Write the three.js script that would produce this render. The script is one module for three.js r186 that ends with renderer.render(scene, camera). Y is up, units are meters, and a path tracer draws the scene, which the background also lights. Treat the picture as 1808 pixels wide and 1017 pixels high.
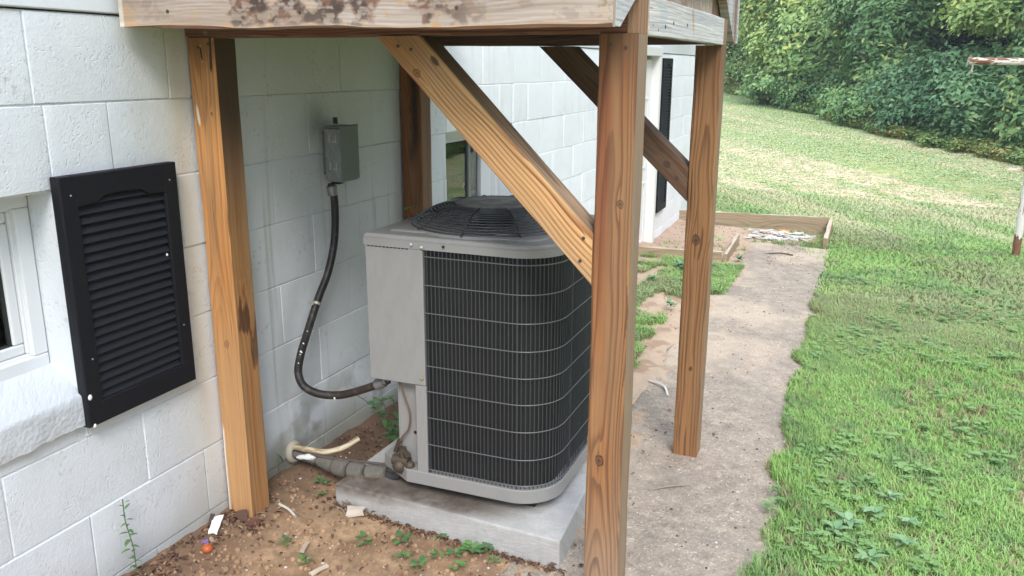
import * as THREE from 'three';
import { mergeGeometries, mergeVertices } from 'three/addons/utils/BufferGeometryUtils.js';
import { RoundedBoxGeometry } from 'three/addons/geometries/RoundedBoxGeometry.js';

// ------------------------------------------------------------------ camera, sky, sun, exposure
const scene = new THREE.Scene();
const DEG = Math.PI / 180;
const camera = new THREE.PerspectiveCamera(37.61, 1024 / 576, 0.05, 400);
camera.position.set(1.710, 1.3686, 0);
camera.rotation.set(-14.688 * DEG, 22.028 * DEG, 0.224 * DEG, 'YXZ');
const renderer = new THREE.WebGLRenderer({ antialias: true });
renderer.setSize(1024, 576);
renderer.toneMapping = THREE.LinearToneMapping;
renderer.toneMappingExposure = 2.25;
renderer.shadowMap.enabled = true;
{
  const W = 128, H = 64, d = new Float32Array(W * H * 4);
  for (let j = 0; j < H; j++) for (let i = 0; i < W; i++) {
    const el = ((j + 0.5) / H - 0.5) * Math.PI, s = Math.sin(el), o = (j * W + i) * 4;
    let r, g, b;
    if (s >= 0) { const L = 0.62 + 0.75 * s; r = L * 0.89; g = L * 0.99; b = L * 1.18; } else { r = 0.10; g = 0.12; b = 0.07; }
    d[o] = r; d[o + 1] = g; d[o + 2] = b; d[o + 3] = 1;
  }
  const t = new THREE.DataTexture(d, W, H, THREE.RGBAFormat, THREE.FloatType);
  t.mapping = THREE.EquirectangularReflectionMapping; t.magFilter = THREE.LinearFilter; t.needsUpdate = true;
  scene.background = t; scene.environment = t;
}
scene.fog = new THREE.FogExp2(new THREE.Color().setRGB(0.76, 0.86, 0.9), 0.002);
const sun = new THREE.DirectionalLight(new THREE.Color(1, 0.97, 0.92), 1.15);
sun.position.set(9, 15, 11); sun.target.position.set(1, 0, -4);
sun.castShadow = true; sun.shadow.radius = 34;
sun.shadow.camera.left = -15; sun.shadow.camera.right = 15; sun.shadow.camera.top = 20; sun.shadow.camera.bottom = -20; sun.shadow.camera.far = 70;
scene.add(sun, sun.target);

// ------------------------------------------------------------------ helpers
function rng(seed) { let a = seed >>> 0; return () => { a = (a + 0x6D2B79F5) | 0; let t = Math.imul(a ^ (a >>> 15), 1 | a); t = (t + Math.imul(t ^ (t >>> 7), 61 | t)) ^ t; return ((t ^ (t >>> 14)) >>> 0) / 4294967296; }; }
const hash = (x, y, s) => { let h = Math.imul(x, 374761393) ^ Math.imul(y, 668265263) ^ Math.imul(s, 2147483647 - 1640531527); h = Math.imul(h ^ (h >>> 13), 1274126177); return ((h ^ (h >>> 16)) >>> 0) / 4294967296; };
function vn(x, y, s = 1) { const xi = Math.floor(x), yi = Math.floor(y); let fx = x - xi, fy = y - yi; fx = fx * fx * (3 - 2 * fx); fy = fy * fy * (3 - 2 * fy); const a = hash(xi, yi, s), b = hash(xi + 1, yi, s), c = hash(xi, yi + 1, s), d = hash(xi + 1, yi + 1, s); return a + (b - a) * fx + (c - a) * fy + (a - b - c + d) * fx * fy; }
function fbm(x, y, s = 1, n = 4) { let v = 0, a = 0.5, t = 0; for (let i = 0; i < n; i++) { v += a * vn(x, y, s + i * 17); t += a; x *= 2.03; y *= 2.03; a *= 0.5; } return v / t; }
function vnp(x, y, p, s) { const xi = Math.floor(x), yi = Math.floor(y); let fx = x - xi, fy = y - yi; fx = fx * fx * (3 - 2 * fx); fy = fy * fy * (3 - 2 * fy); const m = (k) => ((k % p) + p) % p; const a = hash(m(xi), m(yi), s), b = hash(m(xi + 1), m(yi), s), c = hash(m(xi), m(yi + 1), s), d = hash(m(xi + 1), m(yi + 1), s); return a + (b - a) * fx + (c - a) * fy + (a - b - c + d) * fx * fy; }
function fbmp(u, v, p, s, n = 4) { let r = 0, a = 0.5, t = 0; for (let i = 0; i < n; i++) { r += a * vnp(u * p, v * p, p, s + i * 13); t += a; p *= 2; a *= 0.5; } return r / t; }
const clamp = (x, a = 0, b = 1) => Math.min(b, Math.max(a, x));
const sm = (a, b, x) => { const t = clamp((x - a) / (b - a)); return t * t * (3 - 2 * t); };
const mix = (a, b, t) => a + (b - a) * t;
const mix3 = (a, b, t) => [mix(a[0], b[0], t), mix(a[1], b[1], t), mix(a[2], b[2], t)];
function tex(w, h, fn, srgb = true, rep = true) {     // fn(u, v) -> [r,g,b] 0..255 ; row 0 at v = 0
  const d = new Uint8Array(w * h * 4);
  for (let j = 0; j < h; j++) for (let i = 0; i < w; i++) { const c = fn((i + 0.5) / w, (j + 0.5) / h), o = (j * w + i) * 4; d[o] = clamp(c[0], 0, 255); d[o + 1] = clamp(c[1], 0, 255); d[o + 2] = clamp(c[2], 0, 255); d[o + 3] = 255; }
  const t = new THREE.DataTexture(d, w, h, THREE.RGBAFormat); t.magFilter = THREE.LinearFilter; t.minFilter = THREE.LinearMipmapLinearFilter; t.generateMipmaps = true;
  t.wrapS = t.wrapT = rep ? THREE.RepeatWrapping : THREE.ClampToEdgeWrapping; if (srgb) t.colorSpace = THREE.SRGBColorSpace; t.needsUpdate = true; return t;
}
const gray = (v) => [v * 255, v * 255, v * 255];
const names = {};
function numbered(n) { if (!(n in names)) { names[n] = 0; return n; } names[n]++; return n + '_' + String(names[n]).padStart(3, '0'); }
function thing(name, label, category, pos = [0, 0, 0], group) { const o = new THREE.Group(); o.name = numbered(name); o.position.set(...pos); o.userData = { label, category }; if (group) o.userData.group = group; scene.add(o); return o; }
function part(parent, name, geo, mat, label) { const m = new THREE.Mesh(geo, mat); m.name = name; m.castShadow = m.receiveShadow = true; if (label) m.userData.label = label; parent.add(m); return m; }
function struct(name, geo, mat) { const m = new THREE.Mesh(geo, mat); m.name = name; m.userData.kind = 'structure'; m.castShadow = m.receiveShadow = true; scene.add(m); return m; }
function single(name, geo, mat, label, category, pos, group) { const m = new THREE.Mesh(geo, mat); m.name = numbered(name); m.castShadow = m.receiveShadow = true; m.userData = { label, category }; if (group) m.userData.group = group; if (pos) m.position.set(...pos); scene.add(m); return m; }
const M = (c, o = {}) => new THREE.MeshStandardMaterial({ color: new THREE.Color().setRGB(...c), roughness: 0.8, ...o });
const merge = (gs) => mergeGeometries(gs.map((g) => { const k = g.index ? g.toNonIndexed() : g; for (const n of Object.keys(k.attributes)) if (!['position', 'normal', 'uv'].includes(n)) k.deleteAttribute(n); return k; }));
function box(w, h, d, x = 0, y = 0, z = 0, r = 0.002) { const g = r > 0 ? new RoundedBoxGeometry(w, h, d, 1, Math.min(r, w / 2.2, h / 2.2, d / 2.2)) : new THREE.BoxGeometry(w, h, d); g.translate(x, y, z); return g; }
const bx2 = (x0, x1, y0, y1, z0, z1, r = 0.002) => box(x1 - x0, y1 - y0, z1 - z0, (x0 + x1) / 2, (y0 + y1) / 2, (z0 + z1) / 2, r);
function tube(pts, r, seg = 40, rs = 8, closed = false) { return new THREE.TubeGeometry(new THREE.CatmullRomCurve3(pts.map((p) => new THREE.Vector3(...p)), closed, 'centripetal'), seg, r, rs, closed); }
function cyl(p, q, r, r2 = r, rs = 10) { const a = new THREE.Vector3(...p), b = new THREE.Vector3(...q), d = b.clone().sub(a); const g = new THREE.CylinderGeometry(r2, r, d.length(), rs, 1); g.applyQuaternion(new THREE.Quaternion().setFromUnitVectors(new THREE.Vector3(0, 1, 0), d.clone().normalize())); g.translate(...a.add(b).multiplyScalar(0.5).toArray()); return g; }
function geoFrom(pos, idx, uv) { const g = new THREE.BufferGeometry(); g.setAttribute('position', new THREE.Float32BufferAttribute(pos, 3)); g.setAttribute('uv', new THREE.Float32BufferAttribute(uv || new Array(pos.length / 3 * 2).fill(0), 2)); g.setIndex(idx); g.computeVertexNormals(); return g; }
const A = 0.2650;                       // height of the measured mortar line above the ground at the wall

// ------------------------------------------------------------------ ground heights
function lawnY(x, z) {
  let y = -0.04 * clamp(-z - 2, -6, 6) - 0.02 * clamp(x, -1, 30);
  y += 0.05 * Math.max(0, Math.hypot(x - 1.71, z) - 10);
  return y;
}

// ------------------------------------------------------------------ textures and materials
const paintBump = tex(1024, 1024, (u, v) => {
  const pits = fbmp(u, v, 130, 5, 3), br = fbmp(u, v, 14, 9, 4), hole = sm(0.76, 0.88, fbmp(u, v, 210, 21, 2));
  const pore = sm(0.70, 0.80, fbmp(u, v, 110, 27, 2)) * sm(0.4, 0.6, fbmp(u, v, 9, 29, 3)); return gray(0.4 + 0.3 * br + 0.26 * pits - 0.16 * hole - 0.3 * pore);
}, false);
const WX = 6.2, WY = 1.9;               // metres covered by the wall colour map (z from +0.6 back, y from -0.2 up)
const wallMap = tex(2048, 640, (u, v) => {
  const z = 0.6 - u * WX, y = v * WY - 0.2;
  let c = [222, 226, 230];
  const n = fbm(z * 3, y * 3, 3, 5), n2 = fbm(z * 14, y * 14, 7, 4), n3 = fbm(z * 60, y * 60, 13, 2);
  let k = 0.94 + 0.06 * n + 0.03 * (n2 - 0.5) + 0.02 * (n3 - 0.5); c = c.map((q) => q * k);
  // algae and old grime where rain never washes, behind the posts
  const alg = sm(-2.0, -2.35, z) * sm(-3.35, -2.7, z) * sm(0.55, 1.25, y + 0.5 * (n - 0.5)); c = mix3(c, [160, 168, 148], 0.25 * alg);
  const tan = Math.exp(-Math.pow((z + 1.815 + 0.02 * (n2 - .5)) / 0.03, 2)) * sm(0.1, 0.5, y) * 0.3; c = mix3(c, [190, 172, 140], tan);
  const tan2 = sm(-1.6, -1.78, z) * sm(-1.9, -1.85, z) * 0.2; c = mix3(c, [205, 196, 176], tan2);
  // mould and soil splash at the foot of the wall
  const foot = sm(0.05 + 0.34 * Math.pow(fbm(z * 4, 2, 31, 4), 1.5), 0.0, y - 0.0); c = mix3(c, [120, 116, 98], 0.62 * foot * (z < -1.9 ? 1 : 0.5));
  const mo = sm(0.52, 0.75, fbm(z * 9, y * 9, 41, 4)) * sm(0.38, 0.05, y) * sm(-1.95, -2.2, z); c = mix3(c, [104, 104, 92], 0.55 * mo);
  // thin dirty runs
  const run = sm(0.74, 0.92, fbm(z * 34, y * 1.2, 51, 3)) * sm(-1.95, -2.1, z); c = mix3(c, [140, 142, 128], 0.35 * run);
  // dark rub marks near the cable box and cable
  const rub = Math.exp(-(Math.pow((z + 2.45) / 0.05, 2) + Math.pow((y - 1.19) / 0.06, 2))); c = mix3(c, [70, 76, 66], 0.5 * rub * (0.3 + n2));
  const rub2 = Math.exp(-(Math.pow((z + 2.23 + 0.3 * (y - .5)) / 0.04, 2))) * sm(0.85, 0.6, y) * sm(0.2, 0.35, y); c = mix3(c, [150, 154, 150], 0.4 * rub2 * n);
  const spk = sm(0.8, 0.84, vn(z * 130, y * 130, 77)) * sm(0.6, 0.8, vn(z * 9, y * 9, 78)); c = mix3(c, [150, 144, 132], 0.25 * spk);
  return c;
}, true);
wallMap.wrapS = wallMap.wrapT = THREE.MirroredRepeatWrapping;
paintBump.repeat.set(WX / 0.6, WY / 0.6);
const paintM = new THREE.MeshStandardMaterial({ map: wallMap, bumpMap: paintBump, bumpScale: 0.0023, roughness: 0.62 });
const cleanMap = tex(512, 512, (u, v) => { const n = fbmp(u, v, 5, 2203, 5), n2 = fbmp(u, v, 40, 2207, 3); const k = 0.95 + 0.05 * n + 0.03 * (n2 - 0.5); const run = sm(0.72, 0.9, vnp(u * 40, v * 3, 40, 2211)) * 0.12; return mix3([244 * k, 246 * k, 248 * k], [190, 188, 182], run); });
cleanMap.repeat.set(WX / 1.3, WY / 1.3);
const cleanM = new THREE.MeshStandardMaterial({ map: cleanMap, bumpMap: paintBump, bumpScale: 0.0026, roughness: 0.6 });
const jointM = new THREE.MeshStandardMaterial({ map: wallMap, bumpMap: paintBump, bumpScale: 0.004, roughness: 0.7 });
const wallUV = (g) => { const p = g.attributes.position, uv = []; for (let i = 0; i < p.count; i++) uv.push((0.6 - p.getZ(i) + p.getX(i)) / WX, (p.getY(i) + 0.2) / WY); g.setAttribute('uv', new THREE.Float32BufferAttribute(uv, 2)); return g; };

// ---- timber: grain of growth rings cut by the four faces, knots, weathering
const FW = 96;
function woodTex(len, widths, o) {
  const w = FW * widths.length, h = Math.min(2048, Math.max(256, Math.round(len * 1200 / 32) * 32)), s = o.seed;
  const R = rng(s), faces = widths.map((wd, f) => ({ wd, ox: (R() - 0.5) * wd * 0.5, oz: 0.012 + R() * 0.03, tilt: (R() - 0.5) * 0.035, ...(o.faces && o.faces[f]) }));
  const sp = o.spacing || 0.0075;
  return tex(w, h, (u, v) => {
    const f = Math.min(widths.length - 1, Math.floor(u * widths.length)), F = faces[f], a = (u * widths.length - f - 0.5) * F.wd, l = v * len;
    const wob = (fbm(l * 2.2, f * 9.1, s, 3) - 0.5) * 0.03, wob2 = (vn(l * 6, f * 3.3, s + 5) - 0.5) * 0.006;
    let ax = a - F.ox - wob - wob2, oz = F.oz + F.tilt * l + (fbm(l * 1.7, 4 + f, s + 9, 2) - 0.5) * 0.05;
    let kn = 0, kd = 0, kring = 0;
    const ks = (o.knots && o.knots[f]) || [];
    for (const [ka, kl, kr] of ks) {
      const dx = (a - ka) / kr, dl = (l - kl) / (kr * 1.45), q = Math.sqrt(dx * dx + dl * dl) * (0.8 + 0.4 * vn(a * 130 + kl * 50, l * 90, s + 41));
      const e = Math.exp(-Math.pow(dx / 2.2, 2) - Math.pow(dl / 4.5, 2)); ax += Math.sign(a - ka || 1) * -e * kr * 0.9; oz += e * kr * 1.1;
      if (q < 1.25) { kn = Math.max(kn, sm(1.15, 0.85, q)); kd = sm(0.75, 1.0, q) * sm(1.25, 1.0, q); kring = q; }
    }
    let r = Math.hypot(ax, oz) / sp + (vn(a * 260, l * 3, s + 2) - 0.5) * 0.18; r += 1.5 * vn(r * 0.45, 7, s + 31);
    const id = Math.floor(r), fr = r - id; let late = sm(0.35, 0.86, fr) * sm(1.0, 0.92, fr) * (0.45 + 0.55 * hash(id, f, s + 3));
    const fib = vn(a * 1600, l * 16, s + 4) - 0.5, fib2 = fbm(a * 420, l * 5, s + 6, 2) - 0.5, blot = fbm(a * 12 + f * 7, l * 3, s + 7, 4);
    let c = mix3(o.early, o.late, late * (o.contrast ?? 0.9));
    c = mix3(c, o.tint || o.late, 0.5 * sm(0.4, 0.75, blot) * (o.blot ?? 0.6));
    c = c.map((q) => q * (1 + 0.13 * fib + 0.16 * fib2));
    if (kn > 0) { const kc = mix3(mix3(o.early, o.late, 0.45), o.late.map((q) => q * 0.8), 0.5 + 0.5 * Math.sin(kring * 15 + 8 * fib2)); c = mix3(c, kc, kn * 0.8); c = mix3(c, o.late.map((q) => q * 0.55), clamp(kd * 0.55 * (0.4 + 1.2 * vn(a * 200, l * 120, s + 43)) + sm(0.42, 0.15, kring) * 0.6)); }
    if (o.grey) { const g = clamp(o.grey(f, a, l, blot, fib)); const lum = 0.35 * c[0] + 0.4 * c[1] + 0.25 * c[2]; const gc = o.greyCol || [168, 158, 148]; c = mix3(c, gc.map((q) => q * (0.62 + 0.5 * lum / 150)), g); }
    if (o.stain) { const st = o.stain(f, a, l, blot, fib); if (st) c = mix3(c, st[0], clamp(st[1])); }
    const crk = sm(0.90, 0.95, vn(a * 330 + (vn(l * 9, 1, s) - .5) * 1.2, l * 3.2, s + 11)) * sm(0.5, 0.8, vn(a * 30, l * 2, s + 12)); c = mix3(c, [58, 38, 26], 0.75 * crk);
    const gw = (o.weather ?? 0.28) * sm(0.5, 0.72, fbm(a * 30 + f * 5, l * 2.2, s + 61, 4)); c = mix3(c, [142, 122, 102], gw);
    const Y = 0.32 * c[0] + 0.5 * c[1] + 0.18 * c[2]; return mix3(c, [Y * 1.06, Y, Y * 0.92], 0.07).map((q) => q * 0.95 * (0.93 + 0.14 * fbm(a * 55, l * 1.6, s + 51, 3)));
  }, true, false);
}
const fibreBump = tex(256, 1024, (u, v) => gray(0.5 * fbmp(u, v * 0.03, 64, 3, 2) + 0.5 * vnp(u * 128, v * 10, 128, 8)), false);
function woodMat(len, widths, o) { return new THREE.MeshStandardMaterial({ map: woodTex(len, widths, o), bumpMap: fibreBump, bumpScale: 0.0012, roughness: o.rough ?? 0.78 }); }
// chamfered stick: axis from p along dir, cross-section w along e1 and d along e2; ends cut by planes (point, normal)
// faces in order: +e1, +e2, -e1, -e2 ; wobble gives slightly uneven arrises
function stick(p, dir, e1, e2, w, d, len, { cut0, cut1, ch = 0.004, seed = 1, uneven = 0.0012, seg = 14, bend = 0 } = {}) {
  const a = new THREE.Vector3(...dir).normalize(), x = new THREE.Vector3(...e1).normalize(), y = new THREE.Vector3(...e2).normalize(), P = new THREE.Vector3(...p);
  const hw = w / 2, hd = d / 2;
  const prof = []; // [e1, e2, face, acrossFrac]
  const F = [[[hw, -hd + ch], [hw, hd - ch]], [[hw - ch, hd], [-hw + ch, hd]], [[-hw, hd - ch], [-hw, -hd + ch]], [[-hw + ch, -hd], [hw - ch, -hd]]];
  const pos = [], uv = [], idx = [];
  const tCut = (q, cut) => { const n = new THREE.Vector3(...cut[1]); return new THREE.Vector3(...cut[0]).sub(q).dot(n) / a.dot(n); };
  const rings = [];
  const ringPts = []; F.forEach((f, i) => { ringPts.push([...f[0], i, 0.03]); ringPts.push([...f[1], i, 0.97]); });
  const point = (e, k) => {
    const base = P.clone().addScaledVector(x, e[0]).addScaledVector(y, e[1]);
    const t0 = cut0 ? tCut(base, cut0) : 0, t1 = cut1 ? tCut(base, cut1) : len, t = t0 + (t1 - t0) * k;
    const j = uneven ? (fbm(t * 5, e[2] * 3 + e[3], seed * 7 + 1, 3) - 0.5) * 2 * uneven : 0, s = 1 + j / hw;
    const bd = bend * Math.sin(Math.PI * k);
    const q = P.clone().addScaledVector(x, e[0] * s + bd).addScaledVector(y, e[1] * s).addScaledVector(a, t);
    return [q, t];
  };
  // faces
  for (let i = 0; i < 4; i++) { const b = pos.length / 3; for (let k = 0; k <= seg; k++) for (const e of [ringPts[2 * i], ringPts[2 * i + 1]]) { const [q, t] = point(e, k / seg); pos.push(q.x, q.y, q.z); uv.push((i + e[3]) / 4, t / len); }
    for (let k = 0; k < seg; k++) { const c = b + 2 * k; idx.push(c, c + 1, c + 2, c + 1, c + 3, c + 2); } }
  for (let i = 0; i < 4; i++) { const b = pos.length / 3, e = ringPts[2 * i + 1], g = ringPts[(2 * i + 2) % 8]; for (let k = 0; k <= seg; k++) { for (const ee of [e, g]) { const [q, t] = point(ee, k / seg); pos.push(q.x, q.y, q.z); uv.push((i + (ee === e ? 0.96 : 0.99)) / 4, t / len); } }
    for (let k = 0; k < seg; k++) { const c = b + 2 * k; idx.push(c, c + 1, c + 2, c + 1, c + 3, c + 2); } }
  for (const k of [0, 1]) { const b = pos.length / 3; for (const e of ringPts) { const [q] = point(e, k); pos.push(q.x, q.y, q.z); uv.push((e[0] / w + 0.5) * 0.23 + 0.01, (k ? 0.97 : 0.0) + 0.03 * (e[1] / d + 0.5)); } for (let i = 1; i < 7; i++) k ? idx.push(b, b + i, b + i + 1) : idx.push(b, b + i + 1, b + i); }
  const g = geoFrom(pos, idx, uv);
  // keep the winding outward whatever the handedness of the frame
  if (x.clone().cross(y).dot(a) < 0) { const ix = g.index.array; for (let i = 0; i < ix.length; i += 3) { const t = ix[i + 1]; ix[i + 1] = ix[i + 2]; ix[i + 2] = t; } g.computeVertexNormals(); }
  return g;
}

// ------------------------------------------------------------------ ground: lawn sheet, dirt, path
const lawnTex = tex(1024, 1024, (u, v) => {
  const n = fbmp(u, v, 10, 3, 5), f = fbmp(u, v, 200, 8, 2), g = fbmp(u, v, 60, 15, 3);
  let c = mix3([96, 110, 58], [128, 138, 78], n); c = mix3(c, [168, 140, 112], 0.7 * sm(0.52, 0.7, g * 0.6 + n * 0.4)); const k = 0.62 + 0.75 * f; return c.map((q) => q * k);
});
lawnTex.repeat.set(1, 1);
{
  const pos = [], uv = [], col = [], idx = [];
  const xs = [], zs = []; for (let x = -3; x < 5; x += 0.125) xs.push(x); for (let x = 5; x < 16; x += 0.5) xs.push(x); for (let x = 16; x <= 61; x += 5) xs.push(x);
  xs.unshift(-60, -40, -30, -20, -16, -12, -10, -8, -6, -4.5);
  for (let z = 60; z > 4; z -= 7) zs.push(z); for (let z = 4; z > -12; z -= 0.125) zs.push(z); for (let z = -12; z > -40; z -= 0.5) zs.push(z); for (let z = -40; z >= -140; z -= 10) zs.push(z);
  for (const z of zs) for (const x of xs) {
    const bump = (fbm(x * 1.6, z * 1.6, 4, 3) - 0.5) * 0.05 * sm(1.5, 2.2, x) + (x < 1.4 && z > -9.6 ? -0.03 : 0);
    pos.push(x, lawnY(x, z) - 0.012 + bump, z); uv.push(x / 1.7, z / 1.7);
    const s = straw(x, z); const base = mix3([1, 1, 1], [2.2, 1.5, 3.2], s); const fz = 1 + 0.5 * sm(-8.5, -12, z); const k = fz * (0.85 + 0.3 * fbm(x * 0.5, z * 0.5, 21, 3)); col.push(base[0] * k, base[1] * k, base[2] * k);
  }
  const nx = xs.length; for (let j = 0; j < zs.length - 1; j++) for (let i = 0; i < nx - 1; i++) { const a = j * nx + i; idx.push(a, a + 1, a + nx, a + 1, a + nx + 1, a + nx); }
  const g = geoFrom(pos, idx, uv); g.setAttribute('color', new THREE.Float32BufferAttribute(col, 3));
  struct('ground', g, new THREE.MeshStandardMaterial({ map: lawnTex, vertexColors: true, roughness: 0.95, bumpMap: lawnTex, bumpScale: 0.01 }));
}
// dried mowing streaks that cross the lawn on the slope below the woods
function straw(x, z) {
  const far = sm(-8.8, -10.5, z - 0.12 * x); if (far <= 0) return 0;
  const along = x * 0.62 + z * 0.78, across = -x * 0.78 + z * 0.62; // the woods edge runs this way
  const wv = across + 0.5 * (fbm(along * 0.2, 3, 79, 3) - 0.5), n = fbm(along * 0.10, wv * 1.1, 71, 4), n2 = fbm(along * 0.35, wv * 4.2, 75, 3);
  return far * clamp(sm(0.46, 0.70, n * 0.6 + n2 * 0.4) * 0.8 + 0.16 * n2);
}
const pathL = (z) => 0.86 + 0.03 * (z + 6) / 4 + 0.05 * (vn(z * 3, 1, 5) - .5), pathR = (z) => 1.575 + 0.04 * (fbm(z * 2.2, 2, 8, 3) - 0.5) + 0.02 * (vn(z * 14, 3, 9) - 0.5);
const concreteMap = tex(512, 2048, (u, v) => {
  const x = 0.75 + u * 0.9, z = -0.8 - v * 7.6;
  const n = fbm(x * 4, z * 4, 11, 5), n2 = fbm(x * 22, z * 22, 15, 4), n3 = vn(x * 240, z * 240, 19), n4 = fbm(x * 80, z * 80, 23, 2);
  let c = mix3([160, 145, 129], [174, 158, 140], n); c = c.map((q) => q * (0.80 + 0.26 * n2 + 0.17 * (n3 - 0.5) + 0.18 * (n4 - .5)));
  const sand = sm(0.45, 0.68, fbm(x * 2.4, z * 1.1, 29, 4)) * sm(-3.4, -5.0, z) + 0.75 * sm(0.5, 0.7, fbm(x * 3, z * 3, 33, 3)) * sm(1.3, 1.0, x) ; c = mix3(c, [204, 182, 158], 0.6 * clamp(sand));
  const dk = sm(0.56, 0.74, fbm(x * 6, z * 6, 37, 4)); c = mix3(c, [132, 124, 114], 0.28 * dk);
  if (n3 > 0.91) c = mix3(c, [222, 218, 210], 0.7); if (n3 < 0.035) c = mix3(c, [80, 70, 60], 0.7);
  return c;
}, true, false);
const concBump = tex(512, 512, (u, v) => gray(0.5 * fbmp(u, v, 60, 3, 3) + 0.5 * fbmp(u, v, 12, 5, 4)), false);
{
  const pos = [], uv = [], idx = [], NX = 28, NZ = 240, z0 = -0.8, z1 = -8.25;
  for (let j = 0; j <= NZ; j++) for (let i = -1; i <= NX + 1; i++) {
    const t = clamp(i / NX), z = mix(z0, z1, j / NZ) + (j === NZ ? (vn(t * 9, 1, 3) - 0.5) * 0.08 : 0), x = mix(pathL(z), pathR(z), t);
    const skirt = i < 0 || i > NX, e = Math.min(t, 1 - t), y = skirt ? lawnY(x, z) - 0.06 : lawnY(x, z) + 0.008 - 0.008 * sm(0.03, 0, e) + (fbm(x * 5, z * 5, 4, 3) - 0.5) * 0.008;
    pos.push(x, y, z); uv.push((x - 0.75) / 0.9, (-0.8 - z) / 7.6);
  }
  const nx = NX + 3; for (let j = 0; j < NZ; j++) for (let i = 0; i < nx - 1; i++) { const a = j * nx + i; idx.push(a, a + 1, a + nx, a + 1, a + nx + 1, a + nx); }
  const g = geoFrom(pos, idx, uv); const m = new THREE.MeshStandardMaterial({ map: concreteMap, bumpMap: concBump, bumpScale: 0.006, roughness: 0.9 }); concBump.repeat.set(2, 14);
  struct('path', g, m);
}
// bare soil between the wall and the path
const soil = (x, z) => {
  const n = fbm(x * 3, z * 3, 101, 4), n2 = fbm(x * 16, z * 16, 105, 4);
  let y = lawnY(x, z) - 0.004 + (n - 0.5) * 0.028 + (n2 - 0.5) * 0.016;
  y += 0.02 * sm(0.16, 0.0, x);
  if (z > -3.1) y += -0.05 * sm(1.02, 1.12, x) + 0.012; else y += 0.010 + mix(0, -0.05, sm(0.95, 1.18, x + 0.25 * (fbm(x * 2, z * 1.4, 111, 3) - 0.5)));
  return y;
};
const dirtMap = tex(640, 2048, (u, v) => {
  const x = -0.1 + u * 1.5, z = 0.6 - v * 9.6;
  const n = fbm(x * 4, z * 4, 121, 5), n2 = fbm(x * 20, z * 20, 125, 4), n3 = vn(x * 170, z * 170, 129), n4 = fbm(x * 60, z * 60, 133, 2);
  let c = mix3([156, 124, 94], [188, 155, 121], n); c = c.map((q) => q * (0.78 + 0.34 * n2 + 0.14 * (n3 - 0.5) + 0.2 * (n4 - 0.5)));
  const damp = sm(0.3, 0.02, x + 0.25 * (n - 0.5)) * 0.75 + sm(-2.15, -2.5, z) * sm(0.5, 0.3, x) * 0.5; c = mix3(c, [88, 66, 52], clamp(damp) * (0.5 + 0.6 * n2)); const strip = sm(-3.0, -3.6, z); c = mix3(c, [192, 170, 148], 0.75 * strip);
  const litter = sm(0.5, 0.66, fbm(x * 9, z * 9, 137, 4)); c = mix3(c, [126, 94, 70], 0.4 * litter);
  const pale = sm(-6.6, -7.4, z); c = mix3(c, [176, 150, 128], 0.5 * pale);
  const grey = sm(0.8, 1.05, x); c = mix3(c, [176, 158, 138], 0.6 * grey);
  if (n3 > 0.94) c = mix3(c, [205, 188, 165], 0.6); return c;
}, true, false);
{
  const pos = [], uv = [], idx = [], xs = [], zs = []; for (let x = -0.1; x <= 1.3; x += 0.0125) xs.push(x); for (let z = 0.6; z > -3.4; z -= 0.0125) zs.push(z); for (let z = -3.4; z > -9.0; z -= 0.03) zs.push(z);
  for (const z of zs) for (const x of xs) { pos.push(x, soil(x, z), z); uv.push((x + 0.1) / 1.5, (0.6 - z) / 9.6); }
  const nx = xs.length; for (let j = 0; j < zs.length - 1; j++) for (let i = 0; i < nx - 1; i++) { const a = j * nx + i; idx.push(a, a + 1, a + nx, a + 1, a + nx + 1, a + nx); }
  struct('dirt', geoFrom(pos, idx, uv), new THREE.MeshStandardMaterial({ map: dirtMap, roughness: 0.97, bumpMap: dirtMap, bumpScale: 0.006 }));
}
const groundAt = (x, z) => (x > pathR(z) || z < -9) ? lawnY(x, z) + (fbm(x * 1.6, z * 1.6, 4, 3) - 0.5) * 0.05 * sm(1.5, 2.2, x) - 0.012 : x > 1.05 ? lawnY(x, z) + 0.008 : Math.max(soil(x, z), lawnY(x, z) - 0.01);

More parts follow.
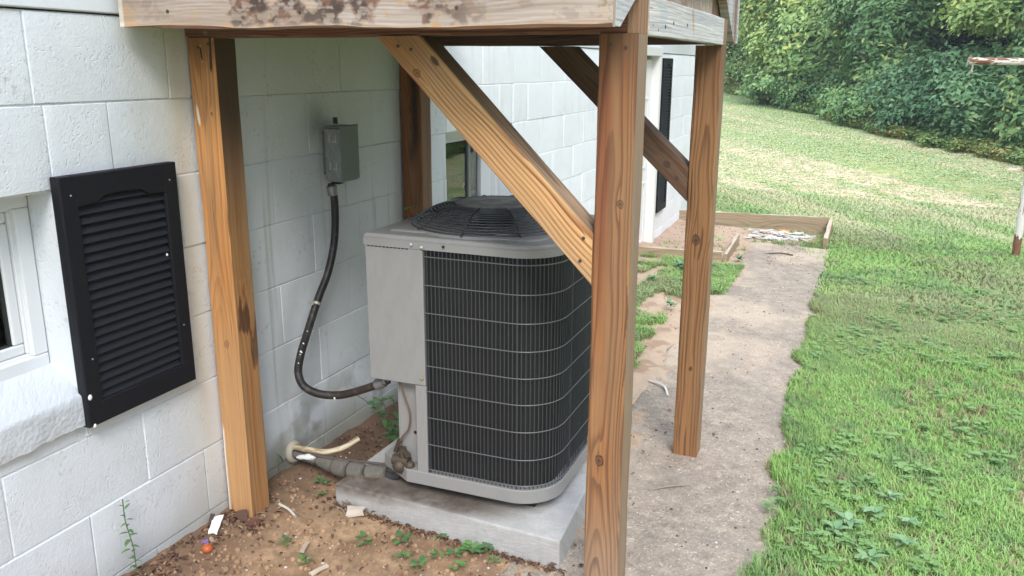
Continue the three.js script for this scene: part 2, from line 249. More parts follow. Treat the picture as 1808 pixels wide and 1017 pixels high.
// ------------------------------------------------------------------ the house: painted block wall, windows, door, siding
const house = thing('house', 'white painted concrete block house wall along the left with basement windows', 'house');
const C = 0.2032, BL = 0.41, ZE = -9.95, Z0 = 0.55;
const openings = [[-1.405, -0.575, 0.318, 0.822], [-4.235, -3.435, 0.30, 0.815], [-7.66, -6.74, -0.75, 1.215]];   // z0, z1, y0, y1 relative to the mortar line
{
  const R = rng(77);
  const cuts = (z0, z1, y0, y1) => {                       // split a rectangle by the openings it meets
    let rects = [[z0, z1, y0, y1]];
    for (const [a, b, c, d] of openings) { const out = []; for (const [p, q, r, s] of rects) { if (q <= a + .002 || p >= b - .002 || s <= c + .002 || r >= d - .002) { out.push([p, q, r, s]); continue; }
      if (p < a) out.push([p, a, r, s]); if (q > b) out.push([b, q, r, s]); const pa = Math.max(p, a), qb = Math.min(q, b); if (r < c) out.push([pa, qb, r, c]); if (s > d) out.push([pa, qb, d, s]); } rects = out; }
    return rects.filter(([p, q, r, s]) => q - p > 0.025 && s - r > 0.025);
  };
  const blockGeo = (z0, z1, y0, y1, x) => {
    const b = 0.0024, g = 0.0018, a = [z0 + g, z1 - g, y0 + g, y1 - g];
    const NZ = 8, NY = 4, pos = [], idx = [];
    const sx = (R() - 0.5) * 0.003, sy = (R() - 0.5) * 0.004;
    for (let j = 0; j <= NY; j++) for (let i = 0; i <= NZ; i++) {
      const ii = i === 0 ? 0 : i === NZ ? 1 : (i - 1) / (NZ - 2), jj = j === 0 ? 0 : j === NY ? 1 : (j - 1) / (NY - 2);
      const z = mix(a[0] + (i > 0 && i < NZ ? b : i === NZ ? 0 : 0), a[1] - (i > 0 && i < NZ ? b : 0), ii), y = mix(a[2] + (j > 0 && j < NY ? b : 0), a[3] - (j > 0 && j < NY ? b : 0), jj);
      const edge = i === 0 || j === 0 || i === NZ || j === NY;
      const ez = edge ? (vn(z * 30, y * 30, 5) - 0.5) * 0.003 : 0;
      pos.push(x + sx * (jj - .5) + sy * (ii - .5) - (edge ? 0.0026 : 0), y + ez, z + ez);
    }
    const n = NZ + 1; for (let j = 0; j < NY; j++) for (let i = 0; i < NZ; i++) { const q = j * n + i; idx.push(q, q + n, q + 1, q + 1, q + n, q + n + 1); }
    // return edges into the joint
    const ring = []; for (let i = 0; i <= NZ; i++) ring.push(i); for (let j = 1; j <= NY; j++) ring.push(j * n + NZ); for (let i = NZ - 1; i >= 0; i--) ring.push(NY * n + i); for (let j = NY - 1; j > 0; j--) ring.push(j * n);
    const m = pos.length / 3; for (const q of ring) pos.push(x - 0.045, pos[q * 3 + 1], pos[q * 3 + 2]);
    for (let i = 0; i < ring.length; i++) { const k = (i + 1) % ring.length; idx.push(ring[i], ring[k], m + i, ring[k], m + k, m + i); }
    return wallUV(geoFrom(pos, idx));
  };
  for (let k = -3; k < 6; k++) {
    const even = (((k % 2) + 2) % 2) === 0, ph = even ? -1.583 : -1.383;
    let n0 = Math.floor((ZE - ph) / BL);
    for (let n = n0; n < 12; n++) { const a = Math.max(ZE, ph + n * BL), b = Math.min(Z0, ph + (n + 1) * BL); if (b - a < 0.02) continue;
      const jit = (R() - 0.5) * 0.003;
      for (const [p, q, r, s] of cuts(a, b, k * C, (k + 1) * C)) part(house, 'block', blockGeo(p, q, r + A, s + A, jit), q < -3.3 ? cleanM : paintM); }
  }
  // bedding mortar behind the block faces, cut round the openings, and reveals
  const mg = []; const mg2 = []; for (const [lo, hi, l] of [[-3.33, Z0, mg], [ZE, -3.33, mg2]]) for (const [p, q, r, s] of cuts(lo, hi, -3 * C, 6 * C)) l.push(bx2(-0.2, -0.0036, r + A, s + A, p, q, 0));
  part(house, 'mortar', wallUV(merge(mg)), jointM); part(house, 'mortar', wallUV(merge(mg2)), cleanM);
  const body = M([0.12, 0.115, 0.11]);
  part(house, 'inner_wall', merge([bx2(-5, -4.9, -0.4, 3.6, ZE, Z0, 0), bx2(-5, -0.2, -0.42, -0.4, ZE, Z0, 0), bx2(-4.9, -0.2, 1.5, 1.6, ZE, Z0, 0), bx2(-4.9, -0.2, -0.4, 3.6, Z0 - 0.1, Z0, 0), bx2(-4.9, -0.2, -0.4, 3.6, ZE, ZE + 0.1, 0)]), body);
  // painted timber boards above the blocks
  const sidM = new THREE.MeshStandardMaterial({ map: wallMap, bumpMap: fibreBump, bumpScale: 0.0015, roughness: 0.6 });
  const yb = A + 6 * C;
  part(house, 'trim_board', wallUV(bx2(-0.05, 0.008, yb + 0.004, yb + 0.14, ZE, Z0, 0.004)), sidM);
  for (let i = 0; i < 10; i++) { const y = yb + 0.14 + i * 0.2; const g = bx2(-0.03, 0.0, y + 0.003, y + 0.203, ZE, Z0, 0.003); g.rotateZ(0.0); part(house, 'siding_board', wallUV(g), sidM); }
  part(house, 'roof', merge([bx2(-5.3, 0.45, 3.62, 3.72, ZE - 0.4, Z0 + 0.4, 0.01)]), M([0.09, 0.09, 0.09]));
}
const vinyl = M([0.68, 0.69, 0.70], { roughness: 0.35 }), glassM = new THREE.MeshPhysicalMaterial({ color: 0xffffff, roughness: 0.02, transmission: 1, thickness: 0, ior: 1.55 }), darkM = M([0.02, 0.022, 0.02]);
const sillBump = concBump.clone(); sillBump.repeat.set(WX / 0.5, WY / 0.5); sillBump.needsUpdate = true;
const concM = new THREE.MeshStandardMaterial({ map: wallMap, color: new THREE.Color().setRGB(0.84, 0.84, 0.85), bumpMap: sillBump, bumpScale: 0.0035, roughness: 0.7 });
function frameRect(z0, z1, y0, y1, t, x0, x1, r = 0.004) { return [bx2(x0, x1, y0, y0 + t, z0, z1, r), bx2(x0, x1, y1 - t, y1, z0, z1, r), bx2(x0, x1, y0 + t, y1 - t, z0, z0 + t, r), bx2(x0, x1, y0 + t, y1 - t, z1 - t, z1, r)]; }
function window_(i, frameIn, mullion) {
  const [z0, z1, c, d] = openings[i], y0 = c + A, y1 = d + A;
  const w = part(house, 'window', merge(frameRect(z0 + 0.004, z1 - 0.004, y0 + 0.062, y1 - 0.002, 0.04, -0.15, -0.085)), vinyl);
  part(w, 'sash', merge([...frameRect(z0 + 0.034, z1 - 0.034, y0 + 0.092, y1 - 0.032, 0.016, -0.135, -0.098, 0.003), ...frameRect(z0 + 0.05, z1 - 0.05, y0 + 0.108, y1 - 0.048, frameIn, -0.132, -0.105, 0.005)]), vinyl);
  const k = 0.05 + frameIn - 0.006;
  part(w, 'gasket', merge(frameRect(z0 + k, z1 - k, y0 + k + 0.058, y1 - k, 0.009, -0.126, -0.112, 0)), darkM);
  part(w, 'pane', bx2(-0.121, -0.119, y0 + k + 0.06, y1 - k, z0 + k, z1 - k, 0), glassM);
  if (mullion) { const zc = z0 + (z1 - z0) * 0.40; part(w, 'side_stile', bx2(-0.13, -0.104, y0 + 0.115, y1 - 0.052, z0 + 0.07, z0 + 0.19, 0.004), vinyl); part(w, 'meeting_rail', merge([bx2(-0.122, -0.108, y0 + 0.11, y1 - 0.05, zc - 0.014, zc + 0.014, 0.004)]), i === 1 ? M([0.2, 0.21, 0.22], { roughness: 0.4 }) : vinyl); }
  // rough reveals of painted block, and the room behind
  const rv = part(w, 'reveal', wallUV(merge([bx2(-0.2, -0.006, y0, y1, z0 - 0.012, z0 + 0.002, 0), bx2(-0.2, -0.006, y0, y1, z1 - 0.002, z1 + 0.012, 0), bx2(-0.2, -0.004, y1 - 0.002, y1 + 0.014, z0, z1, 0)])), paintM);
  return w;
}
const nearWin = window_(0, 0.027, false); nearWin.userData.label = 'white vinyl window with dark glass behind a deep painted sill';
window_(1, 0.02, true);
{ // projecting sills with a rough painted front
  for (const i of [0, 1]) {
    const [z0, z1, c] = openings[i]; const g = new THREE.BoxGeometry(0.215, 0.092, z1 - z0 + 0.004, 10, 6, 60); const p = g.attributes.position;
    for (let k = 0; k < p.count; k++) { const x = p.getX(k), y = p.getY(k), z = p.getZ(k); let dx = 0, dy = 0; if (x > 0.1) { dx = (fbm(z * 8, y * 10, 201, 3) - 0.55) * 0.020; if (y > 0.04) dx -= 0.006; } if (y < -0.04) dy = (fbm(z * 16, x * 9, 205, 3) - 0.5) * 0.02; if (y > 0.04) dy = -0.010 + 0.066 * clamp((0.098 - x) / 0.1, 0, 1.15) + (fbm(z * 10, x * 10, 208, 3) - .5) * 0.006; p.setXYZ(k, x + dx, y + dy, z); }
    g.computeVertexNormals(); g.translate(-0.098 + 0.008, c + A - 0.046 + 0.018, (z0 + z1) / 2); part(i === 0 ? nearWin : house.children.filter((o) => o.name === 'window')[1], 'sill', wallUV(g), concM);
  }
  const crumb = []; const R = rng(5); for (let i = 0; i < 26; i++) { const g = new THREE.TetrahedronGeometry(0.003 + R() * 0.006); g.translate(-0.078 + R() * 0.02, 0.372 + A - 0.034, -1.39 + R() * 0.6); crumb.push(g); } 
}
{ // white side door with casing, seen along the wall
  const [z0, z1, , d] = openings[2], y1 = d + A, dm = M([0.78, 0.77, 0.74], { roughness: 0.45 }), yb = -0.25;
  const door = part(house, 'door', merge([bx2(-0.09, -0.045, yb, y1 - 0.05, z0 + 0.05, z1 - 0.05, 0.004)]), dm);
  part(door, 'casing', merge([bx2(-0.1, 0.03, yb, y1 + 0.05, z0 - 0.02, z0 + 0.055, 0.004), bx2(-0.1, 0.03, yb, y1 + 0.05, z1 - 0.055, z1 + 0.02, 0.004), bx2(-0.1, 0.034, y1 - 0.02, y1 + 0.055, z0 - 0.03, z1 + 0.03, 0.004)]), dm);
  for (const [a, b] of [[0.05, 0.62], [0.72, 1.36]]) part(door, 'door_panel', merge(frameRect(z0 + 0.16, z1 - 0.16, yb + a + .02, yb + b, 0.02, -0.045, -0.036, 0.003)), dm);
  part(door, 'handle', merge([cyl([-0.045, 0.7, z1 - 0.14], [-0.015, 0.7, z1 - 0.14], 0.012), new THREE.SphereGeometry(0.028, 12, 8).translate(0.005, 0.7, z1 - 0.14)]), M([0.6, 0.5, 0.3], { metalness: 0.9, roughness: 0.3 }));
}
// ---- shutters
const shutM = new THREE.MeshPhysicalMaterial({ color: new THREE.Color().setRGB(0.008, 0.008, 0.011), roughness: 0.55, specularIntensity: 0.55, bumpMap: tex(256, 256, (u, v) => gray(0.6 * vnp(u * 128, v * 128, 128, 4) + 0.4 * fbmp(u, v, 30, 9, 3)), false), bumpScale: 0.0006 });
const slatM = shutM.clone(); slatM.color.setRGB(0.018, 0.019, 0.024);
function shutter(label, z0, z1, y0, y1, n) {
  const s = thing('window_shutter', label, 'shutter', [0.002, A + y0, z0]), W = z1 - z0, H = y1 - y0, sd = 0.042, tb = 0.056;
  const rail = (pts, d0, d1) => { const sh = new THREE.Shape(pts.map(([a, b]) => new THREE.Vector2(a, b))); const g = new THREE.ExtrudeGeometry(sh, { depth: d1 - d0, bevelEnabled: true, bevelSize: 0.004, bevelThickness: 0.004, bevelSegments: 2, curveSegments: 10 }); g.rotateY(-Math.PI / 2); g.scale(-1, 1, 1); const ix = g.index; g.translate(d0, 0, 0); const k = g.index ? g.toNonIndexed() : g; const p = k.attributes.position; for (let i = 0; i < p.count; i += 3) { const t = [p.getX(i), p.getY(i), p.getZ(i)]; p.setXYZ(i, p.getX(i + 1), p.getY(i + 1), p.getZ(i + 1)); p.setXYZ(i + 1, ...t); } k.computeVertexNormals(); return k; };
  const b = 0.004;
  // side stiles lean back to the wall at their outer edge
  part(s, 'frame', merge([rail([[b, b], [sd, b], [sd, H - b], [b, H - b]], 0.006, 0.028), rail([[W - sd, b], [W - b, b], [W - b, H - b], [W - sd, H - b]], 0.006, 0.028), rail([[sd, b], [W - sd, b], [W - sd, tb], [sd, tb]], 0.006, 0.0275),
    rail([[sd, H - b], [W - sd, H - b], [W - sd, H - tb - 0.016], [W - sd - 0.06, H - tb - 0.012], [W * 0.5 + 0.06, H - tb + 0.002], [W / 2, H - tb + 0.005], [W * 0.5 - 0.06, H - tb + 0.002], [sd + 0.06, H - tb - 0.012], [sd, H - tb - 0.016]].reverse(), 0.006, 0.0275)]), shutM);
  part(s, 'back_panel', bx2(0, 0.006, 0.006, H - 0.006, 0.006, W - 0.006, 0), shutM);
  const top = H - tb + 0.006, bot = tb, st = (top - bot) / n;
  for (let i = 0; i < n; i++) { const g = box(0.005, st * 1.18, W - 2 * sd + 0.002, 0, 0, 0, 0.002); g.rotateZ(0.62); g.translate(0.0165, bot + st * (i + 0.5), W / 2); part(s, 'slat', g, slatM); }
  part(s, 'bottom_ledge', bx2(0.008, 0.029, tb - 0.004, tb + 0.004, sd, W - sd, 0.002), M([0.06, 0.06, 0.055]));
  const sc = M([0.35, 0.37, 0.4], { metalness: 0.6, roughness: 0.4 });
  for (const [a, q] of [[W - 0.028, H - 0.045], [0.028, H - 0.045], [W - 0.03, 0.17], [0.028, 0.17]]) part(s, 'screw', new THREE.SphereGeometry(0.0026, 8, 6).translate(0.0315, q, a), sc);
  return s;
}
const sh1 = shutter('black louvred shutter on the block wall beside the near window sill', -1.757, -1.392, 0.24, 0.855, 22);
{ const chipM = M([0.8, 0.8, 0.78]); for (const [y, z, r] of [[0.078, 0.356, 0.008], [0.002, 0.352, 0.006], [0.375, 0.062, 0.004]]) { const g = new THREE.IcosahedronGeometry(r, 1); g.scale(0.5, 1, 0.8); g.translate(0.031, y, z); part(sh1, 'paint_chip', g, chipM); } }
shutter('black louvred shutter far along the white wall past the side door', -8.13, -7.735, -0.217, 1.18, 46);

// ------------------------------------------------------------------ the timber landing
const deck = thing('wooden_deck', 'weathered timber landing on four posts over the air conditioner', 'deck', [0, 0, 0]);
const PW = 0.0895, yTop = A + 1.174, ZN = -1.866, ZF = -2.967;    // near and far frame planes (their fronts)
const OR = { early: [206, 150, 92], late: [150, 92, 46], tint: [180, 118, 62] }, BR = { early: [168, 112, 66], late: [92, 52, 30], tint: [128, 76, 44] };
const postLen = 1.75, yb0 = -0.30;
{
  const up = [0, 1, 0], zf = [0, 0, 1], xf = [1, 0, 0];
  // faces for posts with e1 = +z, e2 = +x : +z(front), +x(right), -z, -x
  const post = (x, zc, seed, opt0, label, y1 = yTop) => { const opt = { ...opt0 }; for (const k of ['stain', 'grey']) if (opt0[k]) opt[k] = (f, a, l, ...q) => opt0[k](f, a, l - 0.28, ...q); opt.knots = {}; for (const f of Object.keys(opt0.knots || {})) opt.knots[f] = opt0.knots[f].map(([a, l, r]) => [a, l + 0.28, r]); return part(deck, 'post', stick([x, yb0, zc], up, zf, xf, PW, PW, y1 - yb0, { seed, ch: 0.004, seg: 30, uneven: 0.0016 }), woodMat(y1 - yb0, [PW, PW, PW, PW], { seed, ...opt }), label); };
  // near post on the wall: bright, tan below, mouldy upper right side, old white paint at its left edge
  post(0.007 + PW / 2, ZN - PW / 2, 11, { early: [206, 144, 82], late: [150, 90, 44], tint: [184, 118, 60], contrast: 0.75, spacing: 0.012, faces: { 0: { ox: -0.01, oz: 0.02, tilt: 0.012 }, 1: { ox: 0.03, oz: 0.05 } },
    knots: { 0: [[0.004, 0.60, 0.008], [0.02, 1.26, 0.003]], 1: [[-0.005, 1.16, 0.004]] },
    stain: (f, a, l, bl, fib) => {
      if (f === 0) { const wp = sm(-0.0415, -0.0435, a + 0.004 * (vn(l * 30, 1, 7) - .5) + (sm(1.44, 1.3, l) > 0 ? 0 : 0.002)) * sm(0.9, 1.1, l); const spl = sm(1, 0.6, Math.hypot((a + 0.03 - 0.02 * (1.27 - l) / 0.05 * 0.3) / 0.006, (l - 1.255) / 0.035)) * 0.9; const base = sm(0.36, 0.31, l) * sm(-0.03, -0.042, a); const w = Math.max(wp * (vn(l * 14, 3, 9) > 0.4 ? 1 : 0.2), spl, base); if (w > 0.05) return [[225, 222, 215], w];
        const top = sm(1.34, 1.44, l + 0.1 * (bl - .5)); const bk = sm(0.004, 0.002, Math.abs(a + 0.002 + 0.10 * (l - 1.45) + 0.003 * (bl - .5))) * sm(1.395, 1.41, l) * sm(1.44, 1.43, l) + sm(0.006, 0.003, Math.abs(a - 0.034 - 0.05 * (l - 1.42))) * sm(1.365, 1.385, l); if (bk > 0) return [[40, 26, 18], bk * 0.9]; if (top > 0) return [[128, 84, 46], top * 0.7];
        const tan = sm(0.85, 0.45, l); return [[190, 150, 104], tan * 0.6]; }
      if (f === 1) { const m = sm(0.5, 0.95, l + 0.5 * (bl - 0.5)); const mold = sm(0.5, 0.66, fbm(a * 40, l * 9, 33, 4)) * sm(0.42, 0.55, l) * sm(0.86, 0.7, l); const top = sm(0.85, 1.3, l); if (mold > 0.1) return [[70, 42, 26], mold * 0.75]; return [mix3([150, 108, 64], [84, 60, 40], top), clamp(0.35 + m * (0.4 + 0.25 * top))]; } return null;
    } });
  // outer near post: red brown, knots, grey foot
  post(1.158 + PW / 2, ZN - PW / 2, 23, { early: [170, 114, 64], late: [90, 50, 27], tint: [126, 76, 44], contrast: 1.0, blot: 0.55, spacing: 0.0085, faces: { 0: { ox: -0.010, oz: 0.004, tilt: 0.030 }, 1: { ox: 0.05, oz: 0.03 } },
    knots: { 0: [[0.017, 1.085, 0.0065], [-0.014, 0.44, 0.010]], 1: [] },
    grey: (f, a, l, bl) => (f === 1 ? 0.72 + 0.3 * (bl - 0.4) : sm(0.5, 0.1, l) * 0.6), greyCol: [160, 140, 122],
    stain: (f, a, l, bl) => { if (f === 0) { const red = sm(0.004, -0.02, a + 0.01 * (bl - .5)) * sm(0.72, 1.15, l + 0.3 * (bl - 0.5)); const top = sm(1.3, 1.46, l); return [mix3([108, 52, 36], [84, 50, 30], top), Math.max(red * 0.42, top * 0.5)]; } return null; } });
  // far posts
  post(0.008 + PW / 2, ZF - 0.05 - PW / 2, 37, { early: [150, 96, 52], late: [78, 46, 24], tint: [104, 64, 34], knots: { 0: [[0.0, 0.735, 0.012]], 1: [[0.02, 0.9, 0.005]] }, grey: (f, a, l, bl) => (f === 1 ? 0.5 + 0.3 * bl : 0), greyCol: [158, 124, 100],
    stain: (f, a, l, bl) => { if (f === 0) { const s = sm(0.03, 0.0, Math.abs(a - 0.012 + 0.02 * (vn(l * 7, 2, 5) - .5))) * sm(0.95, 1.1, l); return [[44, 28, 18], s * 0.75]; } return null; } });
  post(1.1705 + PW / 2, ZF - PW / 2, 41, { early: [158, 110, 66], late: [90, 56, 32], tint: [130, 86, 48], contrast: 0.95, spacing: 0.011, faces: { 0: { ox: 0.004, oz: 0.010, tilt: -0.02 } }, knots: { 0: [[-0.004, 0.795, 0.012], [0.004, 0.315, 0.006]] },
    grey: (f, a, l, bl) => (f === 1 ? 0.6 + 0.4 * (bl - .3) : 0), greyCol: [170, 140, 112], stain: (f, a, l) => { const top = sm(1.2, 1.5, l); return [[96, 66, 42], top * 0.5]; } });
  // tongues of the outer posts standing up past the side beam
  for (const [zc, x, yt, sd, p] of [[ZN - PW / 2, 1.2335, A + 1.30, 61, 0], [ZF - PW / 2, 1.246, A + 1.258, 63, 1]]) { const y0 = yTop + 0.0005;
    part(deck, 'post_tongue', stick([x, y0, zc], up, zf, xf, PW, 0.026, yt - y0, { seed: sd, ch: 0.003, seg: 6, uneven: 0.001 }), woodMat(0.16, [PW, 0.026, PW, 0.026], { seed: sd, ...BR, grey: (f, a, l, bl) => 0.55 + 0.5 * (bl - 0.5), greyCol: [172, 142, 120] })); }
  // doubled beams across, on the posts
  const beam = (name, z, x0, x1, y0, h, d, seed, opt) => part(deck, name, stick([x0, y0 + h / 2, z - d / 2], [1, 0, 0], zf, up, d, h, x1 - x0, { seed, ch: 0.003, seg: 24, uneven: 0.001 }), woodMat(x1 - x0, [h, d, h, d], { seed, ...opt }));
  const dk = { early: [136, 84, 58], late: [80, 46, 34], tint: [100, 58, 42] };
  beam('beam', ZN - 0.004, 0.0, 1.2195, yTop + 0.001, 0.088, 0.038, 71, { ...dk, stain: (f, a, l) => { const w = sm(0.63, 0.72, fbm(a * 60, l * 40, 5, 3)) * sm(0.09, 0.05, l); const n = sm(0.003, 0.001, Math.hypot(l - 0.546, a + 0.012)) + sm(0.003, 0.001, Math.hypot(l - 0.628, a + 0.002)); return w > 0.05 ? [[190, 180, 170], w * 0.8] : [[20, 14, 10], n]; } });
  beam('beam', ZN - 0.048, 0.004, 1.2195, yTop + 0.001, 0.088, 0.038, 72, dk);
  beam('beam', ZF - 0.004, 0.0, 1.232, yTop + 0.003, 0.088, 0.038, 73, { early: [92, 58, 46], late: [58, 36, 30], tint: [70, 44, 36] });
  beam('beam', ZF - 0.048, 0.004, 1.232, yTop + 0.003, 0.088, 0.038, 74, dk);
  // side beam between the tongues, bleached, with bolt holes
  const gL = (ZN - PW) - (ZF);
  part(deck, 'side_beam', stick([1.2335, A + 1.172 + 0.043, ZN - PW - 0.001], [0.0125, 0.002, -(gL)], up, [1, 0, 0], 0.086, 0.030, gL - 0.002, { seed: 81, ch: 0.003, seg: 20, uneven: 0.0012 }),
    woodMat(gL, [0.03, 0.086, 0.03, 0.086], { seed: 81, weather: 0.05, early: [222, 218, 216], late: [170, 160, 152], tint: [198, 196, 200], contrast: 0.6, spacing: 0.008, faces: { 1: { ox: -0.06, oz: 0.01, tilt: 0.012 } }, stain: (f, a, l, bl) => { if (f !== 1) return [[120, 92, 74], f === 2 ? 0.7 : 0.2]; let h = 0; for (const [q, b, r] of [[0.16, 0.018, 0.006], [0.25, 0.006, 0.006], [0.42, 0.004, 0.006], [0.035, 0.02, 0.003], [0.09, 0.028, 0.004]]) h = Math.max(h, sm(1, 0.6, Math.hypot((l - q) / (r * 1.4), (a - b) / r))); const rs = sm(0.02, 0.005, Math.abs(l - 0.50 - 0.4 * a)) * sm(-0.5, 0.2, -a * 10) * 0.5; const bl2 = sm(0.55, 0.75, fbm(l * 7, a * 40, 87, 3)) * 0.4; return h > 0.05 ? [[84, 44, 28], h] : rs > 0.06 ? [[176, 120, 80], rs] : [[176, 184, 196], bl2]; } }), 'bleached side beam with bolt holes');
  // fascia boards that close the overhanging joists
  const fz = -1.624, fh = 0.185;
  part(deck, 'fascia_board', stick([0.030, A + 1.190 + fh / 2, fz - 0.019], [1, -0.0125, 0], zf, up, 0.038, fh, 1.226, { seed: 91, ch: 0.004, seg: 40, uneven: 0.0016 }),
    woodMat(1.226, [fh, 0.038, fh, 0.038], { seed: 91, early: [188, 172, 160], late: [148, 128, 116], tint: [168, 146, 130], contrast: 0.55, spacing: 0.009, rough: 0.85,
      stain: (f, a, l, bl, fib) => { if (f === 3 || f === 1) return [[120, 76, 52], 0.75]; if (f !== 0) return null;
        const n = fbm(l * 16, a * 44, 95, 5), n2 = fbm(l * 34, a * 30, 97, 4), zone = sm(0.22, 0.36, l) * sm(1.0, 0.82, l), lp = sm(0.05, 0.0, l);
        const white = sm(0.016, 0.010, l); if (white > 0.3) return [[226, 220, 206], white];
        const vst = vn(l * 20, a * 5, 393); const mold = sm(0.46, 0.62, 0.55 * n + 0.45 * vst + 0.12 * (n2 - 0.5) + 0.14 * Math.max(...[0.36, 0.47, 0.58, 0.66, 0.75, 0.83].map((q) => Math.exp(-Math.pow((l - q) / 0.018, 2))))) * (0.18 + 0.82 * zone) * sm(-0.094, -0.07, a) ; const mfin = mold * (0.25 + 0.75 * sm(0.35, 0.6, fbm(l * 70, a * 120, 391, 3))); if (mfin > 0.12) return [mix3([112, 74, 54], [62, 46, 38], sm(0.4, 0.6, n2)), mfin * 0.85];
        const or = sm(0.46, 0.6, n2 * 0.6 + n * 0.4) * (0.2 + 0.8 * zone) + sm(-0.080, -0.090, a) * 0.6 + sm(0.08, 0.02, l) * 0.5; if (or > 0.1) return [[204, 148, 92], or * 0.75];
        const gr = sm(1.12, 1.22, l + 0.05 * (n - .5)) * sm(0.45, 0.6, n2); if (gr > 0.1) return [[134, 124, 78], gr * 0.7]; return null; } }), 'stained front fascia board with mould and worn paint');
  part(deck, 'fascia_board', stick([0.030, A + 1.188 + fh / 2, -3.30], [1, 0, 0], zf, up, 0.038, fh, 1.222, { seed: 92, ch: 0.004 }), woodMat(1.222, [fh, 0.038, fh, 0.038], { seed: 92, ...BR, grey: () => 0.6 }));
  // side rim with its cut-back lower edge
  const rim = (x0, x1, pts) => { const s = new THREE.Shape(pts.map(([z, y]) => new THREE.Vector2(-z, y))); const g = new THREE.ExtrudeGeometry(s, { depth: x1 - x0, bevelEnabled: false }); g.rotateY(Math.PI / 2); g.translate(x0, 0, 0); const p = g.attributes.position, uv = g.attributes.uv; for (let i = 0; i < p.count; i++) uv.setXY(i, 0.02 + (p.getY(i) - A - 1.17) / 0.3 * 0.95, (-p.getZ(i) - 1.6) / 1.8); return g; };
  const rimM = woodMat(1.8, [0.2], { seed: 96, early: [206, 204, 206], late: [160, 156, 158], tint: [190, 190, 196], contrast: 0.5, stain: (f, a, l, bl) => [[120, 84, 58], sm(0.5, 0.7, fbm(l * 20, a * 3, 99, 3)) * 0.7 * sm(0.3, 0.6, l)] });
  part(deck, 'rim_board', rim(1.2275, 1.257, [[-1.645, A + 1.180], [-1.676, A + 1.179], [-1.835, A + 1.262], [-1.90, A + 1.315], [-2.95, A + 1.345], [-3.03, A + 1.312], [-3.24, A + 1.188], [-3.335, A + 1.188], [-3.335, A + 1.372], [-1.645, A + 1.372]]), rimM, 'grey side rim board cut back along its lower edge');
  for (let i = 0; i < 4; i++) { const x = 0.03 + i * 0.385; part(deck, 'joist', bx2(x, x + 0.038, A + 1.2655, A + 1.372, -3.28, -1.664, 0.003), M([0.22, 0.13, 0.08])); }
  part(deck, 'upright_board', bx2(1.19, 1.2245, A + 1.264, A + 1.372, -2.93, -1.98, 0.002), woodMat(1, [0.2], { seed: 98, early: [200, 186, 170], late: [150, 128, 104], tint: [170, 140, 110] }));
  const dm = woodMat(1.3, [0.14, 0.03, 0.14, 0.03], { seed: 99, early: [180, 168, 156], late: [140, 128, 118], tint: [160, 148, 138], contrast: 0.5 });
  for (let i = 0; i < 12; i++) { const z = -1.615 - i * 0.1445; part(deck, 'deck_board', stick([0.012, A + 1.3875, z - 0.07], [1, 0, 0], zf, up, 0.139, 0.03, 1.262, { seed: 100 + i, ch: 0.003, seg: 6 }), dm); }
  // nail heads at the joints
  { const nm = M([0.09, 0.06, 0.045], { roughness: 0.6, metalness: 0.4 }), ng = new THREE.CylinderGeometry(0.0042, 0.0042, 0.002, 8); ng.rotateX(Math.PI / 2);
    for (const [x, y, z] of [[0.655, 1.150, ZN + 0.0005], [0.69, 1.142, ZN + 0.0005], [1.128, 0.66, ZN + 0.0005], [1.135, 0.715, ZN + 0.0005], [0.045, 1.150, ZN + 0.0005], [0.08, 1.158, ZN + 0.0005], [1.185, 1.150, ZN + 0.0005], [1.22, 1.144, ZN + 0.0005], [0.18, 1.225, -1.6235], [0.55, 1.216, -1.6235], [0.93, 1.218, -1.6235]]) { const m = part(deck, 'nail', ng, nm); m.position.set(x, A + y, z); } }
  // knee braces
  const brace = (z, zb, ax, bxp, seed, opt, label, low) => { // from under the beam at ax (left) down to the post at bxp
    const dir = [0.7071, -0.7071, 0], c0 = [ax + 0.059, yTop, z - PW / 2];
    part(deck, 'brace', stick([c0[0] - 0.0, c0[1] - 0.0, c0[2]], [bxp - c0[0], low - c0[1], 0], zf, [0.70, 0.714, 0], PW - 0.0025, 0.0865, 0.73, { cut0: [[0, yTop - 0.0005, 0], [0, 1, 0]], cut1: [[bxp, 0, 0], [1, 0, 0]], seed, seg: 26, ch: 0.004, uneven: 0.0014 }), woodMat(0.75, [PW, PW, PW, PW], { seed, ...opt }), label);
  };
  brace(ZN - 0.001, 0, 0.594, 1.1565, 111, { early: [214, 166, 112], late: [140, 82, 42], tint: [204, 150, 94], contrast: 1.0, spacing: 0.0105, blot: 0.5, faces: { 0: { ox: 0.045, oz: 0.006, tilt: 0.03 }, 1: { ox: 0.01, oz: 0.03 } }, knots: { 0: [[-0.026, 0.10, 0.008]] }, grey: (f, a, l, bl) => (f === 1 ? 0.75 : 0), greyCol: [150, 128, 108],
    stain: (f, a, l, bl) => { if (f === 1) return [[70, 52, 38], sm(0.3, 0.0, l) * 0.7]; const top = sm(0.16, 0.04, l); const nk = sm(1, 0.5, Math.hypot((a - 0.032) / 0.010, (l - 0.115) / 0.02)); return nk > 0.05 ? [[52, 30, 18], nk * 0.8] : [[160, 106, 58], top * 0.6]; } }, 'bright orange brace with strong grain', A + 0.662);
  brace(ZF - 0.001, 0, 0.612, 1.169, 113, { early: [112, 78, 54], late: [66, 44, 32], tint: [86, 60, 44], contrast: 0.7, knots: { 0: [[-0.004, 0.60, 0.010], [-0.012, 0.66, 0.006]] }, grey: (f, a, l) => (f === 1 ? 0.7 : 0), greyCol: [138, 116, 100] }, null, A + 0.705);
}

